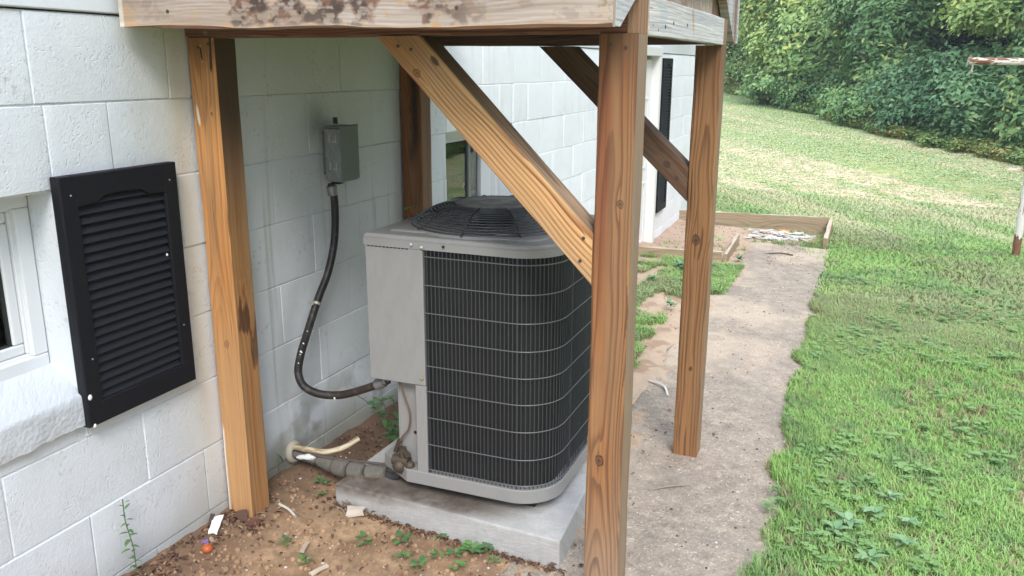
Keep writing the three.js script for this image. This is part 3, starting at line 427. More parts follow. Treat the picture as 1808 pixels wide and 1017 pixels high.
// ------------------------------------------------------------------ concrete pad
{
  const s = new THREE.Shape(); const pts = [[0.262, -2.075], [1.040, -2.022], [0.992, -2.74], [0.285, -2.77]]; s.moveTo(pts[0][0], -pts[0][1]); for (const p of pts.slice(1)) s.lineTo(p[0], -p[1]);
  const g0 = new THREE.ExtrudeGeometry(s, { depth: 0.10, bevelEnabled: true, bevelSize: 0.007, bevelThickness: 0.007, bevelOffset: -0.007, bevelSegments: 3 }); g0.rotateX(-Math.PI / 2); g0.translate(0, -0.035 + 0.001, 0);
  const p = g0.attributes.position, uv = g0.attributes.uv; for (let i = 0; i < p.count; i++) { const x = p.getX(i), y = p.getY(i), z = p.getZ(i); uv.setXY(i, (x - 0.2) / 0.95 + 0.15 * (y - 0.07), (-z - 1.95 - (0.075 - y) * 1.1) / 1.0); }
  const padMap = tex(1024, 1024, (u, v) => { const x = 0.2 + u * 0.95, z = -1.95 - v; const n = fbm(x * 5, z * 5, 301, 5), n2 = fbm(x * 40, z * 40, 305, 3), n3 = vn(x * 300, z * 300, 309);
    let c = mix3([176, 173, 168], [196, 194, 190], n); c = c.map((q) => q * (0.93 + 0.1 * n2 + 0.06 * (n3 - .5)));
    const inset = 0.055 + 0.05 * (fbm(x * 9, z * 9, 311, 4) - 0.5), edge = Math.min(x - 0.29, -2.05 + 0.05 * (x - .3) / .75 - z), wet = sm(inset - 0.01, inset + 0.012, edge) * sm(0.98, 0.80, x + 0.06 * n2);
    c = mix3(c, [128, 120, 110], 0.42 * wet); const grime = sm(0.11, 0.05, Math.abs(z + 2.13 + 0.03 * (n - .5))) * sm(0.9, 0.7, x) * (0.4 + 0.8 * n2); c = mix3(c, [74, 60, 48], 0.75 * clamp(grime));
    const leaf = sm(0.62, 0.75, fbm(x * 30, z * 30, 317, 3)) * sm(0.5, 0.35, x); c = mix3(c, [96, 74, 54], leaf * .6); return c; }, true, false);
  single('concrete_pad', g0, new THREE.MeshStandardMaterial({ map: padMap, bumpMap: concBump, bumpScale: 0.002, roughness: 0.85 }), 'grey concrete slab under the air conditioner', 'concrete pad');
}

// ------------------------------------------------------------------ air conditioner
{
  const x0 = 0.388, x1 = 0.972, zf = -2.115, zb = -2.70, R = 0.125, yb = A - 0.160, yg = A - 0.112, yt = A + 0.594, yc = A + 0.628, cx = 0.68, cz = -2.408;
  const ac = thing('air_conditioner', 'grey outdoor air conditioner with black coil grille and round fan guard on top', 'air conditioner', [cx, 0.075, cz]);
  const T = (g) => g.translate(-cx, -0.075, -cz);
  const P = (n, g, m, l) => part(ac, n, T(g), m, l);
  const greyTex = tex(512, 512, (u, v) => { const n = fbmp(u, v, 6, 3, 5), f = vnp(u * 200, v * 200, 200, 7); const k = 0.95 + 0.07 * n + 0.03 * (f - .5); let c = [148 * k, 146 * k, 143 * k]; const d = sm(0.62, 0.8, fbmp(u, v, 14, 19, 4)); return mix3(c, [150, 142, 130], 0.15 * d); });
  greyTex.repeat.set(2, 2);
  const paint = new THREE.MeshStandardMaterial({ map: greyTex, roughness: 0.45, metalness: 0.0 }), dark = M([0.012, 0.011, 0.010], { roughness: 0.7 }), wireM = M([0.075, 0.08, 0.088], { roughness: 0.35, metalness: 0.3 }), blackWire = M([0.09, 0.095, 0.105], { roughness: 0.22, metalness: 0.5 });
  // rounded footprint
  const foot = (o, clip = 0) => { const s = new THREE.Shape(), a = x0 - o, b = x1 + o, f = -zf + -o, k = -zb + o, r = R + o; s.moveTo(a + clip, f); s.lineTo(b - r, f); s.absarc(b - r, f + r, r, -Math.PI / 2, 0, false); s.lineTo(b, k - r); s.absarc(b - r, k - r, r, 0, Math.PI / 2, false); s.lineTo(a + 0.03, k); s.lineTo(a, k - 0.03); s.lineTo(a, f + clip * 0.62); return s; };
  const plate = (o, y, h, clip = 0, bev = 0.003) => { const g = new THREE.ExtrudeGeometry(foot(o - bev, clip), { depth: h - 2 * bev, bevelEnabled: true, bevelSize: bev, bevelThickness: bev, bevelSegments: 2, curveSegments: 10 }); g.rotateX(-Math.PI / 2); g.translate(0, y + bev, 0); return g; };
  const basePan = P('base_pan', plate(0.006, yb + 0.004, yg - yb - 0.004, 0.12), paint);
  for (const [a, b] of [[0.52, -2.2], [0.88, -2.2], [0.52, -2.62], [0.88, -2.62]]) part(basePan, 'foot', T(bx2(a - 0.03, a + 0.03, 0.0755, yb + 0.006, b - 0.03, b + 0.03, 0.003)), dark);
  // coil: thin black fins
  const cb = 0.018; P('coil', plate(-cb, yg + 0.001, yt - yg - 0.002, 0.19, 0.001), dark); P('coil_edge', bx2(0.5795, 0.612, yg + 0.002, yt - 0.004, zf - 0.022, zf - 0.017, 0), dark);
  { const fins = []; for (let i = 0; i < 22; i++) { const y = yg + 0.02 + i * 0.031; fins.push(new THREE.TorusGeometry(0.001, 0.001, 3, 3).translate(0.7, y, -2.3)); } }
  // grille path round the cabinet from the front post to the back
  const path = []; { const o = 0.001; const a = 0.5805; path.push([a, zf + o]); path.push([x1 - R, zf + o]); for (let i = 1; i <= 12; i++) { const t = -Math.PI / 2 + i / 12 * Math.PI / 2; path.push([x1 - R + Math.cos(t) * (R + o), zf - R - Math.sin(t) * (R + o)]); } path.push([x1 + o, zb + R]); for (let i = 1; i <= 12; i++) { const t = i / 12 * Math.PI / 2; path.push([x1 - R + Math.cos(t) * (R + o), zb + R - Math.sin(t) * (R + o)]); } path.push([x0 + 0.06, zb - o]); }
  const cum = [0]; for (let i = 1; i < path.length; i++) cum.push(cum[i - 1] + Math.hypot(path[i][0] - path[i - 1][0], path[i][1] - path[i - 1][1]));
  const at = (s) => { let i = 1; while (i < path.length - 1 && cum[i] < s) i++; const t = (s - cum[i - 1]) / (cum[i] - cum[i - 1]); return [mix(path[i - 1][0], path[i][0], t), mix(path[i - 1][1], path[i][1], t)]; };
  const total = cum[cum.length - 1];
  const grille = P('coil_grille', merge([bx2(0.5795, 0.5825, yg, yt, zf - 0.012, zf + 0.001, 0)]), wireM);
  const vg = new THREE.CylinderGeometry(0.0016, 0.0016, yt - yg - 0.006, 5, 1), vb = new THREE.CylinderGeometry(0.0027, 0.0027, yt - yg - 0.004, 6, 1);
  const Rg = rng(3);
  for (let s = 0.008, i = 0; s < total; s += 0.0128, i++) { const [x, z] = at(s), big = i === 22 || i === 40 || i === 62; const m = part(grille, 'wire', big ? vb : vg, wireM); m.position.set(x - cx + (Rg() - .5) * 0.0012, (yt + yg) / 2 - 0.075, z - cz); m.rotation.z = (Rg() - .5) * 0.003; }
  const hl = []; for (let s = 0.002; s <= total; s += 0.02) hl.push(at(s));
  const hg = new THREE.TubeGeometry(new THREE.CatmullRomCurve3(hl.map(([x, z]) => { const nx = x - cx, nz = z - cz, L = Math.hypot(nx, nz); return new THREE.Vector3(nx + nx / L * 0.004, 0, nz + nz / L * 0.004); })), 140, 0.0018, 5);
  const lightWire = M([0.16, 0.165, 0.17], { roughness: 0.35, metalness: 0.3 });
  for (let i = 0; i < 9; i++) { const m = part(grille, 'wire', hg, lightWire); m.position.y = A + [0.572, 0.487, 0.403, 0.320, 0.239, 0.158, 0.073, -0.015, -0.098][i] - 0.075; }
  // corner: control panel box above, recessed valve bay below, slim post
  P('control_panel', merge([bx2(x0 - 0.003, 0.577, A + 0.172, yt - 0.002, zf - 0.16, zf + 0.005, 0.004)]), paint);
  P('corner_post', merge([bx2(0.541, 0.5785, yg - 0.004, A + 0.1715, zf - 0.02, zf + 0.003, 0.003)]), paint);
  P('valve_panel', merge([bx2(0.462, 0.5405, yg + 0.002, A + 0.172, zf - 0.044, zf - 0.038, 0.002), bx2(0.455, 0.4615, yg, A + 0.172, zf - 0.20, zf - 0.040, 0.002)]), paint);
  P('side_panel', merge([bx2(x0, x0 + 0.004, yg + 0.001, yt - 0.003, zb + 0.04, zf - 0.17, 0.001), bx2(x0 + .005, x0 + 0.07, yg + 0.001, yt - 0.003, zb + 0.002, zb + 0.006, 0.001)]), paint);
  P('panel_screw', merge([new THREE.SphereGeometry(0.005, 8, 6).translate(0.567, A + 0.196, zf + 0.006)]), M([0.45, 0.3, 0.12], { metalness: 0.5, roughness: 0.5 }));
  // top cover with stepped lip and a round opening
  const cover = new THREE.Shape(foot(0.004).getPoints(16)); const hole = new THREE.Path(); hole.absarc(cx, -cz, 0.246, 0, Math.PI * 2, true); cover.holes.push(hole);
  const cg = new THREE.ExtrudeGeometry(cover, { depth: 0.004, bevelEnabled: true, bevelSize: 0.009, bevelThickness: 0.008, bevelSegments: 4, curveSegments: 40, bevelOffset: -0.009 }); cg.rotateX(-Math.PI / 2); cg.translate(0, yc - 0.012, 0);
  const skirt = new THREE.Shape(foot(0.006).getPoints(16)); const hs = new THREE.Path(foot(0.001).getPoints(16).reverse()); skirt.holes.push(hs); const sg = new THREE.ExtrudeGeometry(skirt, { depth: yc - 0.012 - yt, bevelEnabled: false }); sg.rotateX(-Math.PI / 2); sg.translate(0, yt - 0.002, 0);
  const rise = new THREE.Shape(foot(-0.052).getPoints(16)); rise.holes.push(new THREE.Path(hole.getPoints(60))); const rg = new THREE.ExtrudeGeometry(rise, { depth: 0.004, bevelEnabled: true, bevelSize: 0.012, bevelThickness: 0.006, bevelSegments: 3, curveSegments: 40, bevelOffset: -0.012 }); rg.rotateX(-Math.PI / 2); rg.translate(0, yc - 0.004, 0);
  const lip = new THREE.LatheGeometry([[0.249, -0.14], [0.2455, -0.14], [0.2455, 0.004], [0.252, 0.010], [0.262, 0.008], [0.272, 0.0]].map(([a, b]) => new THREE.Vector2(a, b)), 64).translate(cx, yc, cz);
  const top = P('top_cover', merge([cg, sg, rg, lip]), paint);
  for (const [x, z, y] of [[0.545, zf + 0.011, yt + 0.012], [0.578, zf + 0.011, yt + 0.006]]) part(top, 'rivet', T(new THREE.SphereGeometry(0.005, 8, 6).translate(x, y, z)), M([0.55, 0.55, 0.55], { roughness: 0.3 }));
  part(top, 'screw_hole', T(cyl([0.647, yt + 0.013, zf + 0.0085], [0.647, yt + 0.013, zf + 0.0115], 0.004)), dark);
  // dashed shadow seam along the panel top
  for (let i = 0; i < 11; i++) part(top, 'vent_slot', T(bx2(x0 + 0.006 + i * 0.0128, x0 + 0.0145 + i * 0.0128, yt - 0.0055, yt - 0.0025, zf - 0.002, zf + 0.0058, 0)), dark);
  // fan, motor and the dark well below the guard
  P('fan_well', new THREE.LatheGeometry([[0.0, -0.17], [0.242, -0.17], [0.245, -0.005]].map(([a, b]) => new THREE.Vector2(a, b)), 48).translate(cx, yc, cz), dark);
  const fan = P('fan', merge([cyl([cx, yc - 0.10, cz], [cx, yc + 0.03, cz], 0.055, 0.055, 24)]), M([0.03, 0.03, 0.032], { roughness: 0.4 }));
  for (let k = 0; k < 4; k++) { const b = box(0.17, 0.003, 0.12, 0.14, 0, 0, 0); b.rotateX(0.45); b.rotateY(k * Math.PI / 2 + 0.3); b.translate(cx, yc - 0.07, cz); part(fan, 'blade', T(b), M([0.16, 0.16, 0.165], { roughness: 0.45 })); }
  // guard: wire rings climbing to a flat plate
  const prof = (t) => { const r = mix(0.262, 0.128, t); return [r, 0.008 + 0.056 * Math.sin(Math.min(1, t * 1.02) * Math.PI / 2)]; };
  const guard = P('fan_guard', new THREE.LatheGeometry([[0, 0.0685], [0.126, 0.0675], [0.1325, 0.0665], [0.1335, 0.065], [0.130, 0.064], [0, 0.064]].map(([a, b]) => new THREE.Vector2(a, b)), 64).translate(cx, yc, cz), new THREE.MeshStandardMaterial({ roughness: 0.5, map: tex(512, 512, (u, v) => {
    const x = u - 0.5, y = v - 0.5, n = fbm(u * 7, v * 7, 401, 5), n2 = fbm(u * 26, v * 26, 405, 3); const d = sm(0.42, 0.62, n + 0.15 * (n2 - .5)); return mix3([44, 43, 44], [128, 120, 110], d * 0.75); }) }));
  { const p = guard.geometry.attributes.position, uv = guard.geometry.attributes.uv; for (let i = 0; i < p.count; i++) uv.setXY(i, p.getX(i) / 0.34 + 0.5, p.getZ(i) / 0.34 + 0.5); }
  for (let i = 0; i < 13; i++) { const [r, h] = prof(i / 13); const g = new THREE.TorusGeometry(r, i === 0 ? 0.0030 : 0.0022, 6, 72); g.rotateX(Math.PI / 2); part(guard, 'wire', T(g.translate(cx, yc + h, cz)), blackWire); }
  for (let k = 0; k < 10; k++) { const a = k / 10 * Math.PI * 2 + 0.28, pts = []; for (let i = 0; i <= 8; i++) { const [r, h] = prof(i / 8); pts.push([cx + Math.cos(a) * r, yc + h + 0.003, cz + Math.sin(a) * r]); } pts.unshift([cx + Math.cos(a) * 0.275, yc + 0.008, cz + Math.sin(a) * 0.275]); part(guard, 'spoke', T(tube(pts, 0.0024, 16, 5)), blackWire); }
  // worn light label seen through the guard
  { const g = box(0.05, 0.034, 0.0015, 0, 0, 0, 0); P('rating_label', g.rotateX(-0.5).rotateY(0.1).translate(0.795, yc - 0.005, cz + 0.215), M([0.42, 0.44, 0.46], { roughness: 0.5 })); }
  // service valve and thin sensing line
  const brass = M([0.10, 0.075, 0.05], { roughness: 0.6, metalness: 0.4 });
  P('service_valve', merge([cyl([0.445, A - 0.10, zf - 0.019], [0.50, A - 0.10, zf - 0.019], 0.018), cyl([0.478, A - 0.14, zf - 0.019], [0.478, A - 0.055, zf - 0.019], 0.012), cyl([0.478, A - 0.07, zf - 0.024], [0.505, A - 0.07, zf - 0.005], 0.010), new THREE.IcosahedronGeometry(0.024, 1).translate(0.47, A - 0.115, zf - 0.012), new THREE.IcosahedronGeometry(0.016, 1).translate(0.507, A - 0.108, zf - 0.012), cyl([0.45, A - 0.075, zf - 0.024], [0.47, A - 0.03, zf - 0.019], 0.008)]), brass);
  P('copper_line', tube([[0.472, A + 0.168, zf - 0.019], [0.490, A + 0.12, zf - 0.02], [0.508, A + 0.06, zf - 0.02], [0.500, A + 0.01, zf - 0.02], [0.478, A - 0.02, zf - 0.019], [0.470, A - 0.05, zf - 0.019]], 0.0032, 30, 6), M([0.20, 0.13, 0.09], { metalness: 0.3, roughness: 0.5 }));
  P('panel_hole', cyl([0.515, A - 0.005, zf - 0.0385], [0.515, A - 0.005, zf - 0.0372], 0.006), dark);
}

// ------------------------------------------------------------------ electrical box and conduit on the wall
{
  const b = thing('electrical_box', 'grey metal disconnect box mounted on the shaded wall under the deck', 'electrical box', [0.0, A + 0.708, -2.510]);
  const gm = new THREE.MeshStandardMaterial({ map: tex(256, 256, (u, v) => { const n = fbmp(u, v, 8, 5, 5); const k = 0.88 + 0.2 * n; return mix3([138 * k, 144 * k, 142 * k], [92, 84, 70], 0.35 * sm(0.6, 0.8, fbmp(u, v, 16, 9, 3))); }), roughness: 0.5, metalness: 0.15 }), gm2 = M([0.15, 0.175, 0.165], { roughness: 0.5 });
  part(b, 'enclosure', bx2(0.022, 0.088, 0.008, 0.190, -0.052, 0.050, 0.004), gm);
  part(b, 'cover', merge([bx2(0.086, 0.0925, 0.014, 0.200, -0.055, 0.054, 0.002), bx2(0.02, 0.094, 0.191, 0.197, -0.055, 0.054, 0.002), bx2(0.0, 0.0215, 0.03, 0.17, -0.03, 0.03, 0.002)]), gm2);
  const lt = M([0.42, 0.41, 0.36]);
  for (const y of [0.155, 0.062]) { part(b, 'knockout', merge([bx2(0.040, 0.046, y - 0.013, y + 0.013, 0.0495, 0.0515, 0), bx2(0.054, 0.068, y - 0.012, y - 0.006, 0.0495, 0.0515, 0), bx2(0.066, 0.070, y - 0.013, y + 0.013, 0.0495, 0.0515, 0)]), lt); }
  part(b, 'hasp', merge([bx2(0.03, 0.045, 0.202, 0.224, -0.003, 0.003, 0), bx2(0.03, 0.06, -0.002, 0.010, 0.0, 0.03, 0.002)]), M([0.03, 0.03, 0.03]));
  const c = thing('conduit', 'black flexible conduit curving from the wall box down to the air conditioner', 'conduit', [0.05, A + 0.7, -2.46]);
  const pts = [[.048, .712, -2.452], [.05, .66, -2.462], [.048, .521, -2.455], [.045, .409, -2.410], [.042, .332, -2.350], [.05, .244, -2.272], [.07, .172, -2.19], [.09, .13, -2.148], [.12, .099, -2.131], [.17, .080, -2.133], [.24, .078, -2.150], [.33, .110, -2.153], [.405, .146, -2.150], [.425, .158, -2.150]];
  const curve = new THREE.CatmullRomCurve3(pts.map(([x, y, z]) => new THREE.Vector3(x - 0.05, y - 0.7, z + 2.46)), false, 'centripetal');
  const g = new THREE.TubeGeometry(curve, 220, 0.0132, 12); 
  part(c, 'hose', g, new THREE.MeshStandardMaterial({ map: tex(512, 64, (u, v) => { const n = fbm(u * 60, v * 4, 7, 4); const br = sm(0.55, 0.9, u); return mix3(mix3([34, 32, 31], [52, 42, 37], br), [120, 112, 104], 0.35 * sm(0.55, 0.75, n)); }), roughness: 0.5 }));
  part(c, 'connector', merge([cyl([-.002, 0.004, 0.008], [0.0, -0.028, 0.005], 0.019, 0.017, 8)]), M([0.3, 0.31, 0.31], { metalness: 0.6, roughness: 0.4 }));
  const q = curve.getPointAt(0.985), q0 = curve.getPointAt(0.955); part(c, 'connector', merge([cyl(q0.toArray(), q.toArray(), 0.018, 0.018, 8), cyl(q.toArray(), [q.x + 0.012, q.y + 0.03, q.z], 0.016, 0.014, 8)]), M([0.25, 0.25, 0.24], { metalness: 0.5, roughness: 0.5 }));
  const k = curve.getPointAt(0.40), k1 = curve.getPointAt(0.408); part(c, 'clip', merge([cyl(k.toArray(), k1.toArray(), 0.0155, 0.0155, 10), bx2(k.x - 0.02, k.x - 0.0, k.y - 0.003, k.y + 0.003, k.z + 0.008, k.z + 0.022, 0.001)]), M([0.42, 0.41, 0.36], { metalness: 0.4, roughness: 0.5 }));
  const wp = M([0.75, 0.74, 0.70]); for (const [t, r] of [[0.50, 0.004], [0.545, 0.005], [0.575, 0.006], [0.585, 0.0045], [0.615, 0.0045], [0.80, 0.0035]]) { const p = curve.getPointAt(t); const s = new THREE.IcosahedronGeometry(r, 1); s.scale(1, 1.5, 0.6); s.translate(p.x + 0.006, p.y + (t > .7 ? -.006 : 0), p.z + 0.0115); part(c, 'paint_spot', s, wp); }
}
// ------------------------------------------------------------------ refrigerant line and drain tube from the wall
{
  const p = thing('refrigerant_pipe', 'grey insulated pipe from a wall hole to the air conditioner', 'pipe', [0, A - 0.19, -2.2]);
  const ins = new THREE.MeshStandardMaterial({ map: tex(256, 256, (u, v) => { const n = fbmp(u, v, 10, 3, 4); return mix3([84, 81, 76], [128, 120, 108], n); }), roughness: 0.8 }), dk = M([0.05, 0.047, 0.045]);
  part(p, 'wall_sleeve', (() => { const g = new THREE.TorusGeometry(0.028, 0.012, 8, 20); g.rotateY(Math.PI / 2); g.scale(1.2, 1, 0.9); g.translate(0.008, 0.005, 0.0); return g; })(), M([0.42, 0.38, 0.30]));
  part(p, 'sleeve_hole', cyl([-0.001, 0.004, 0], [0.006, 0.004, 0], 0.026, 0.026, 14), M([0.02, 0.016, 0.012]));
  part(p, 'pipe', tube([[0.0, 0, 0], [0.06, 0.0, 0.015], [0.13, -0.002, 0.012]], 0.013, 16, 8), M([0.14, 0.135, 0.13]));
  const segs = [[[0.115, 0.0, 0.014], [0.19, -0.006, 0.022], 0.017, 0.024], [[0.192, 0.0, 0.03], [0.25, 0.0, 0.034], 0.027, 0.029], [[0.253, 0.0, 0.034], [0.312, 0.0, 0.03], 0.029, 0.028], [[0.315, 0.0, 0.03], [0.385, 0.004, 0.016], 0.028, 0.023]];
  for (const [a, b, r1, r2] of segs) { const A1 = new THREE.Vector3(...a), B1 = new THREE.Vector3(...b); const L = A1.distanceTo(B1); const g = new THREE.LatheGeometry([[0.004, 0], [r1 * 0.82, 0.001], [r1 * 0.98, L * 0.14], [(r1 + r2) / 2 * 1.06, L * 0.5], [r2 * 0.98, L * 0.86], [r2 * 0.82, L - 0.001], [0.004, L]].map(([x, y]) => new THREE.Vector2(x, y)), 18); g.applyQuaternion(new THREE.Quaternion().setFromUnitVectors(new THREE.Vector3(0, 1, 0), B1.clone().sub(A1).normalize())); g.translate(...a); part(p, 'insulation', g, ins); }
  part(p, 'coupling', tube([[0.375, -0.004, 0.010], [0.43, 0.01, 0.03], [0.465, 0.075, 0.035]], 0.013, 16, 8), dk);
  part(p, 'liquid_line', tube([[0.005, 0.022, 0.002], [0.12, 0.020, 0.02], [0.25, 0.022, 0.01], [0.40, 0.036, 0.01], [0.465, 0.06, 0.03]], 0.005, 30, 6), M([0.10, 0.085, 0.075]));
  single('drain_tube', merge([tube([[0.006, A - 0.165, -2.196], [0.08, A - 0.157, -2.186], [0.15, A - 0.155, -2.19], [0.195, A - 0.146, -2.22], [0.23, A - 0.126, -2.27]], 0.0095, 40, 10)]), new THREE.MeshStandardMaterial({ map: tex(128, 128, (u, v) => mix3([206, 192, 164], [150, 124, 90], 0.8 * sm(0.45, 0.75, fbmp(u, v, 9, 5, 4)))), roughness: 0.5, side: THREE.DoubleSide }), 'cream plastic drain tube above the insulated pipe', 'tube');
  single('pipe_wrap', (() => { const g = new THREE.IcosahedronGeometry(0.018, 2); g.scale(1.8, 0.5, 0.7); const q = g.attributes.position; for (let i = 0; i < q.count; i++) { const n = 0.7 + 0.6 * vn(q.getX(i) * 160, q.getZ(i) * 160, 5); q.setXYZ(i, q.getX(i) * n, q.getY(i) * n, q.getZ(i) * n); } g.computeVertexNormals(); g.rotateY(0.3); return g; })(), M([0.75, 0.73, 0.68]), 'torn white tape lying on the pipe near the wall hole', 'tape', [0.085, A - 0.178, -2.172]);
}

// ------------------------------------------------------------------ timber edging of the far bed
{
  const bed = thing('garden_bed_edging', 'weathered board edging of the empty bed at the end of the path', 'garden edging', [0.8, -0.25, -8]);
  const bm = (len, seed) => woodMat(len, [0.1, 0.04, 0.1, 0.04], { seed, early: [164, 140, 110], late: [116, 92, 68], tint: [136, 110, 82], contrast: 0.5, grey: (f, a, l, bl) => (f === 1 ? 0.8 : 0.4 * bl), greyCol: [206, 190, 168] });
  const b = (name, p, q, y0, y1, t, seed) => { const P = new THREE.Vector3(p[0], (y0[0] + y1[0]) / 2, p[1]), Q = new THREE.Vector3(q[0], (y0[1] + y1[1]) / 2, q[1]), d = Q.clone().sub(P), L = d.length(); d.normalize(); const side = new THREE.Vector3(d.z, 0, -d.x).normalize(); if (side.z < 0 && Math.abs(side.z) > 0.5) side.negate(); const g = stick(P.toArray(), d.toArray(), side.toArray(), [0, 1, 0], t, y1[0] - y0[0], L, { seed, ch: 0.004, seg: 20, uneven: 0.002 }); g.translate(-0.8, 0.25, 8); part(bed, name, g, bm(L, seed)); };
  b('board', [0.01, -6.96], [0.745, -7.06], [-0.30, -0.30], [-0.118, -0.128], 0.030, 501);
  b('board', [0.775, -7.05], [0.745, -8.05], [-0.33, -0.33], [-0.135, -0.16], 0.030, 502);
  b('board', [-0.04, -9.02], [1.50, -9.25], [-0.36, -0.36], [-0.118, -0.15], 0.040, 503);
  b('board', [1.525, -9.26], [1.515, -8.30], [-0.36, -0.36], [-0.155, -0.19], 0.042, 504);
}

// ------------------------------------------------------------------ clothes line post
{
  const bx = 3.16, bz = -8.86, y0 = lawnY(bx, bz); const p = thing('clothesline_post', 'rusty white clothes line post with a crossbar on the lawn', 'clothesline post', [bx, y0, bz]);
  const rust = (sc, k) => new THREE.MeshStandardMaterial({ roughness: 0.75, map: tex(256, 512, (u, v) => { const n = fbm(u * 6, v * sc, 601, 5), n2 = fbm(u * 20, v * sc * 4, 605, 3); const r = clamp(sm(0.52, 0.6, n * 0.7 + n2 * 0.3 + k(v))); return mix3([222, 216, 206], mix3([156, 104, 76], [98, 66, 52], n2), r); }, true) });
  part(p, 'post', cyl([0, -0.1, 0], [0, 1.72, 0], 0.034, 0.034, 16), rust(14, (v) => 0.5 * sm(0.16, 0.12, v) - 0.06));
  const by = 1.735; const bar = part(p, 'crossbar', merge([cyl([-0.62, by + 0.0, 0.14], [0.62, by - 0.02, -0.14], 0.031, 0.031, 14)]), rust(10, (v) => 0.09));
  { const g = bar.geometry, q = g.attributes.position, uv = g.attributes.uv; }
  part(p, 'end_hook', merge([tube([[-0.585, by - 0.02, 0.135], [-0.58, by - 0.06, 0.135], [-0.585, by - 0.09, 0.135], [-0.573, by - 0.10, 0.133]], 0.008, 12, 6)]), M([0.45, 0.38, 0.34]));
  part(p, 'brace', cyl([0.03, 1.25, 0], [0.4, by - 0.01, -0.09], 0.012), rust(8, () => 0.05));
}
// ------------------------------------------------------------------ leaves
function leafGeo(L, W, fold = 0.25, curl = 0.15) { // lies along +x from the origin, rib up the middle
  const y = (t) => -curl * L * t * t; const ws = [0, 0.85, 1, 0.55], ts = [0, 0.25, 0.5, 0.8, 1];
  const pos = [], idx = []; pos.push(0, 0, 0);
  for (let i = 1; i <= 3; i++) { const t = ts[i], w = W / 2 * ws[i]; pos.push(t * L, y(t) + fold * w, -w, t * L, y(t), 0, t * L, y(t) + fold * w, w); }
  pos.push(L, y(1), 0); idx.push(0, 2, 1, 0, 3, 2);
  for (let i = 0; i < 2; i++) { const a = 1 + i * 3, b = a + 3; idx.push(a, a + 1, b, a + 1, b + 1, b, a + 1, a + 2, b + 1, a + 2, b + 2, b + 1); }
  idx.push(7, 8, 10, 8, 9, 10); return geoFrom(pos, idx);
}
function leafSmall(L, W) { const pos = [0, 0, 0, L * 0.45, 0.04 * L, -W / 2, L * 0.5, -0.04 * L, 0, L * 0.45, 0.04 * L, W / 2, L, -0.12 * L, 0]; return geoFrom(pos, [0, 2, 1, 0, 3, 2, 1, 2, 4, 2, 3, 4]); }
function xf(g, p, yaw, pitch, roll = 0, s = 1) { const m = new THREE.Matrix4().compose(new THREE.Vector3(...p), new THREE.Quaternion().setFromEuler(new THREE.Euler(roll, yaw, pitch, 'YZX')), new THREE.Vector3(s, s, s)); const k = g.clone(); k.applyMatrix4(m); return k; }
const leafMat = (o = {}) => new THREE.MeshStandardMaterial({ color: 0xffffff, roughness: 0.55, side: THREE.DoubleSide, ...o });
function sprigGeo(seed, n, L, W, rad) { const R = rng(seed), gs = []; for (let i = 0; i < n; i++) { const t = R(), a = R() * Math.PI * 2, r = rad * Math.sqrt(R()); gs.push(xf(leafSmall(L * (0.7 + 0.6 * R()), W * (0.7 + 0.6 * R())), [Math.cos(a) * r, (R() - 0.5) * rad * 0.9, Math.sin(a) * r], R() * 6.28, -0.55 + 0.9 * R(), (R() - 0.5) * 1.1)); } return merge(gs); }
const sprigs = [sprigGeo(1, 14, 0.095, 0.060, 0.2), sprigGeo(2, 15, 0.082, 0.052, 0.2), sprigGeo(3, 13, 0.115, 0.048, 0.22)];
const foliageM = new THREE.MeshPhysicalMaterial({ color: 0xffffff, roughness: 0.6, side: THREE.DoubleSide, transmission: 0.3, thickness: 0, specularIntensity: 0.5 });
const UP = new THREE.Vector3(0, 1, 0), V1 = new THREE.Vector3(), Q2 = new THREE.Quaternion();
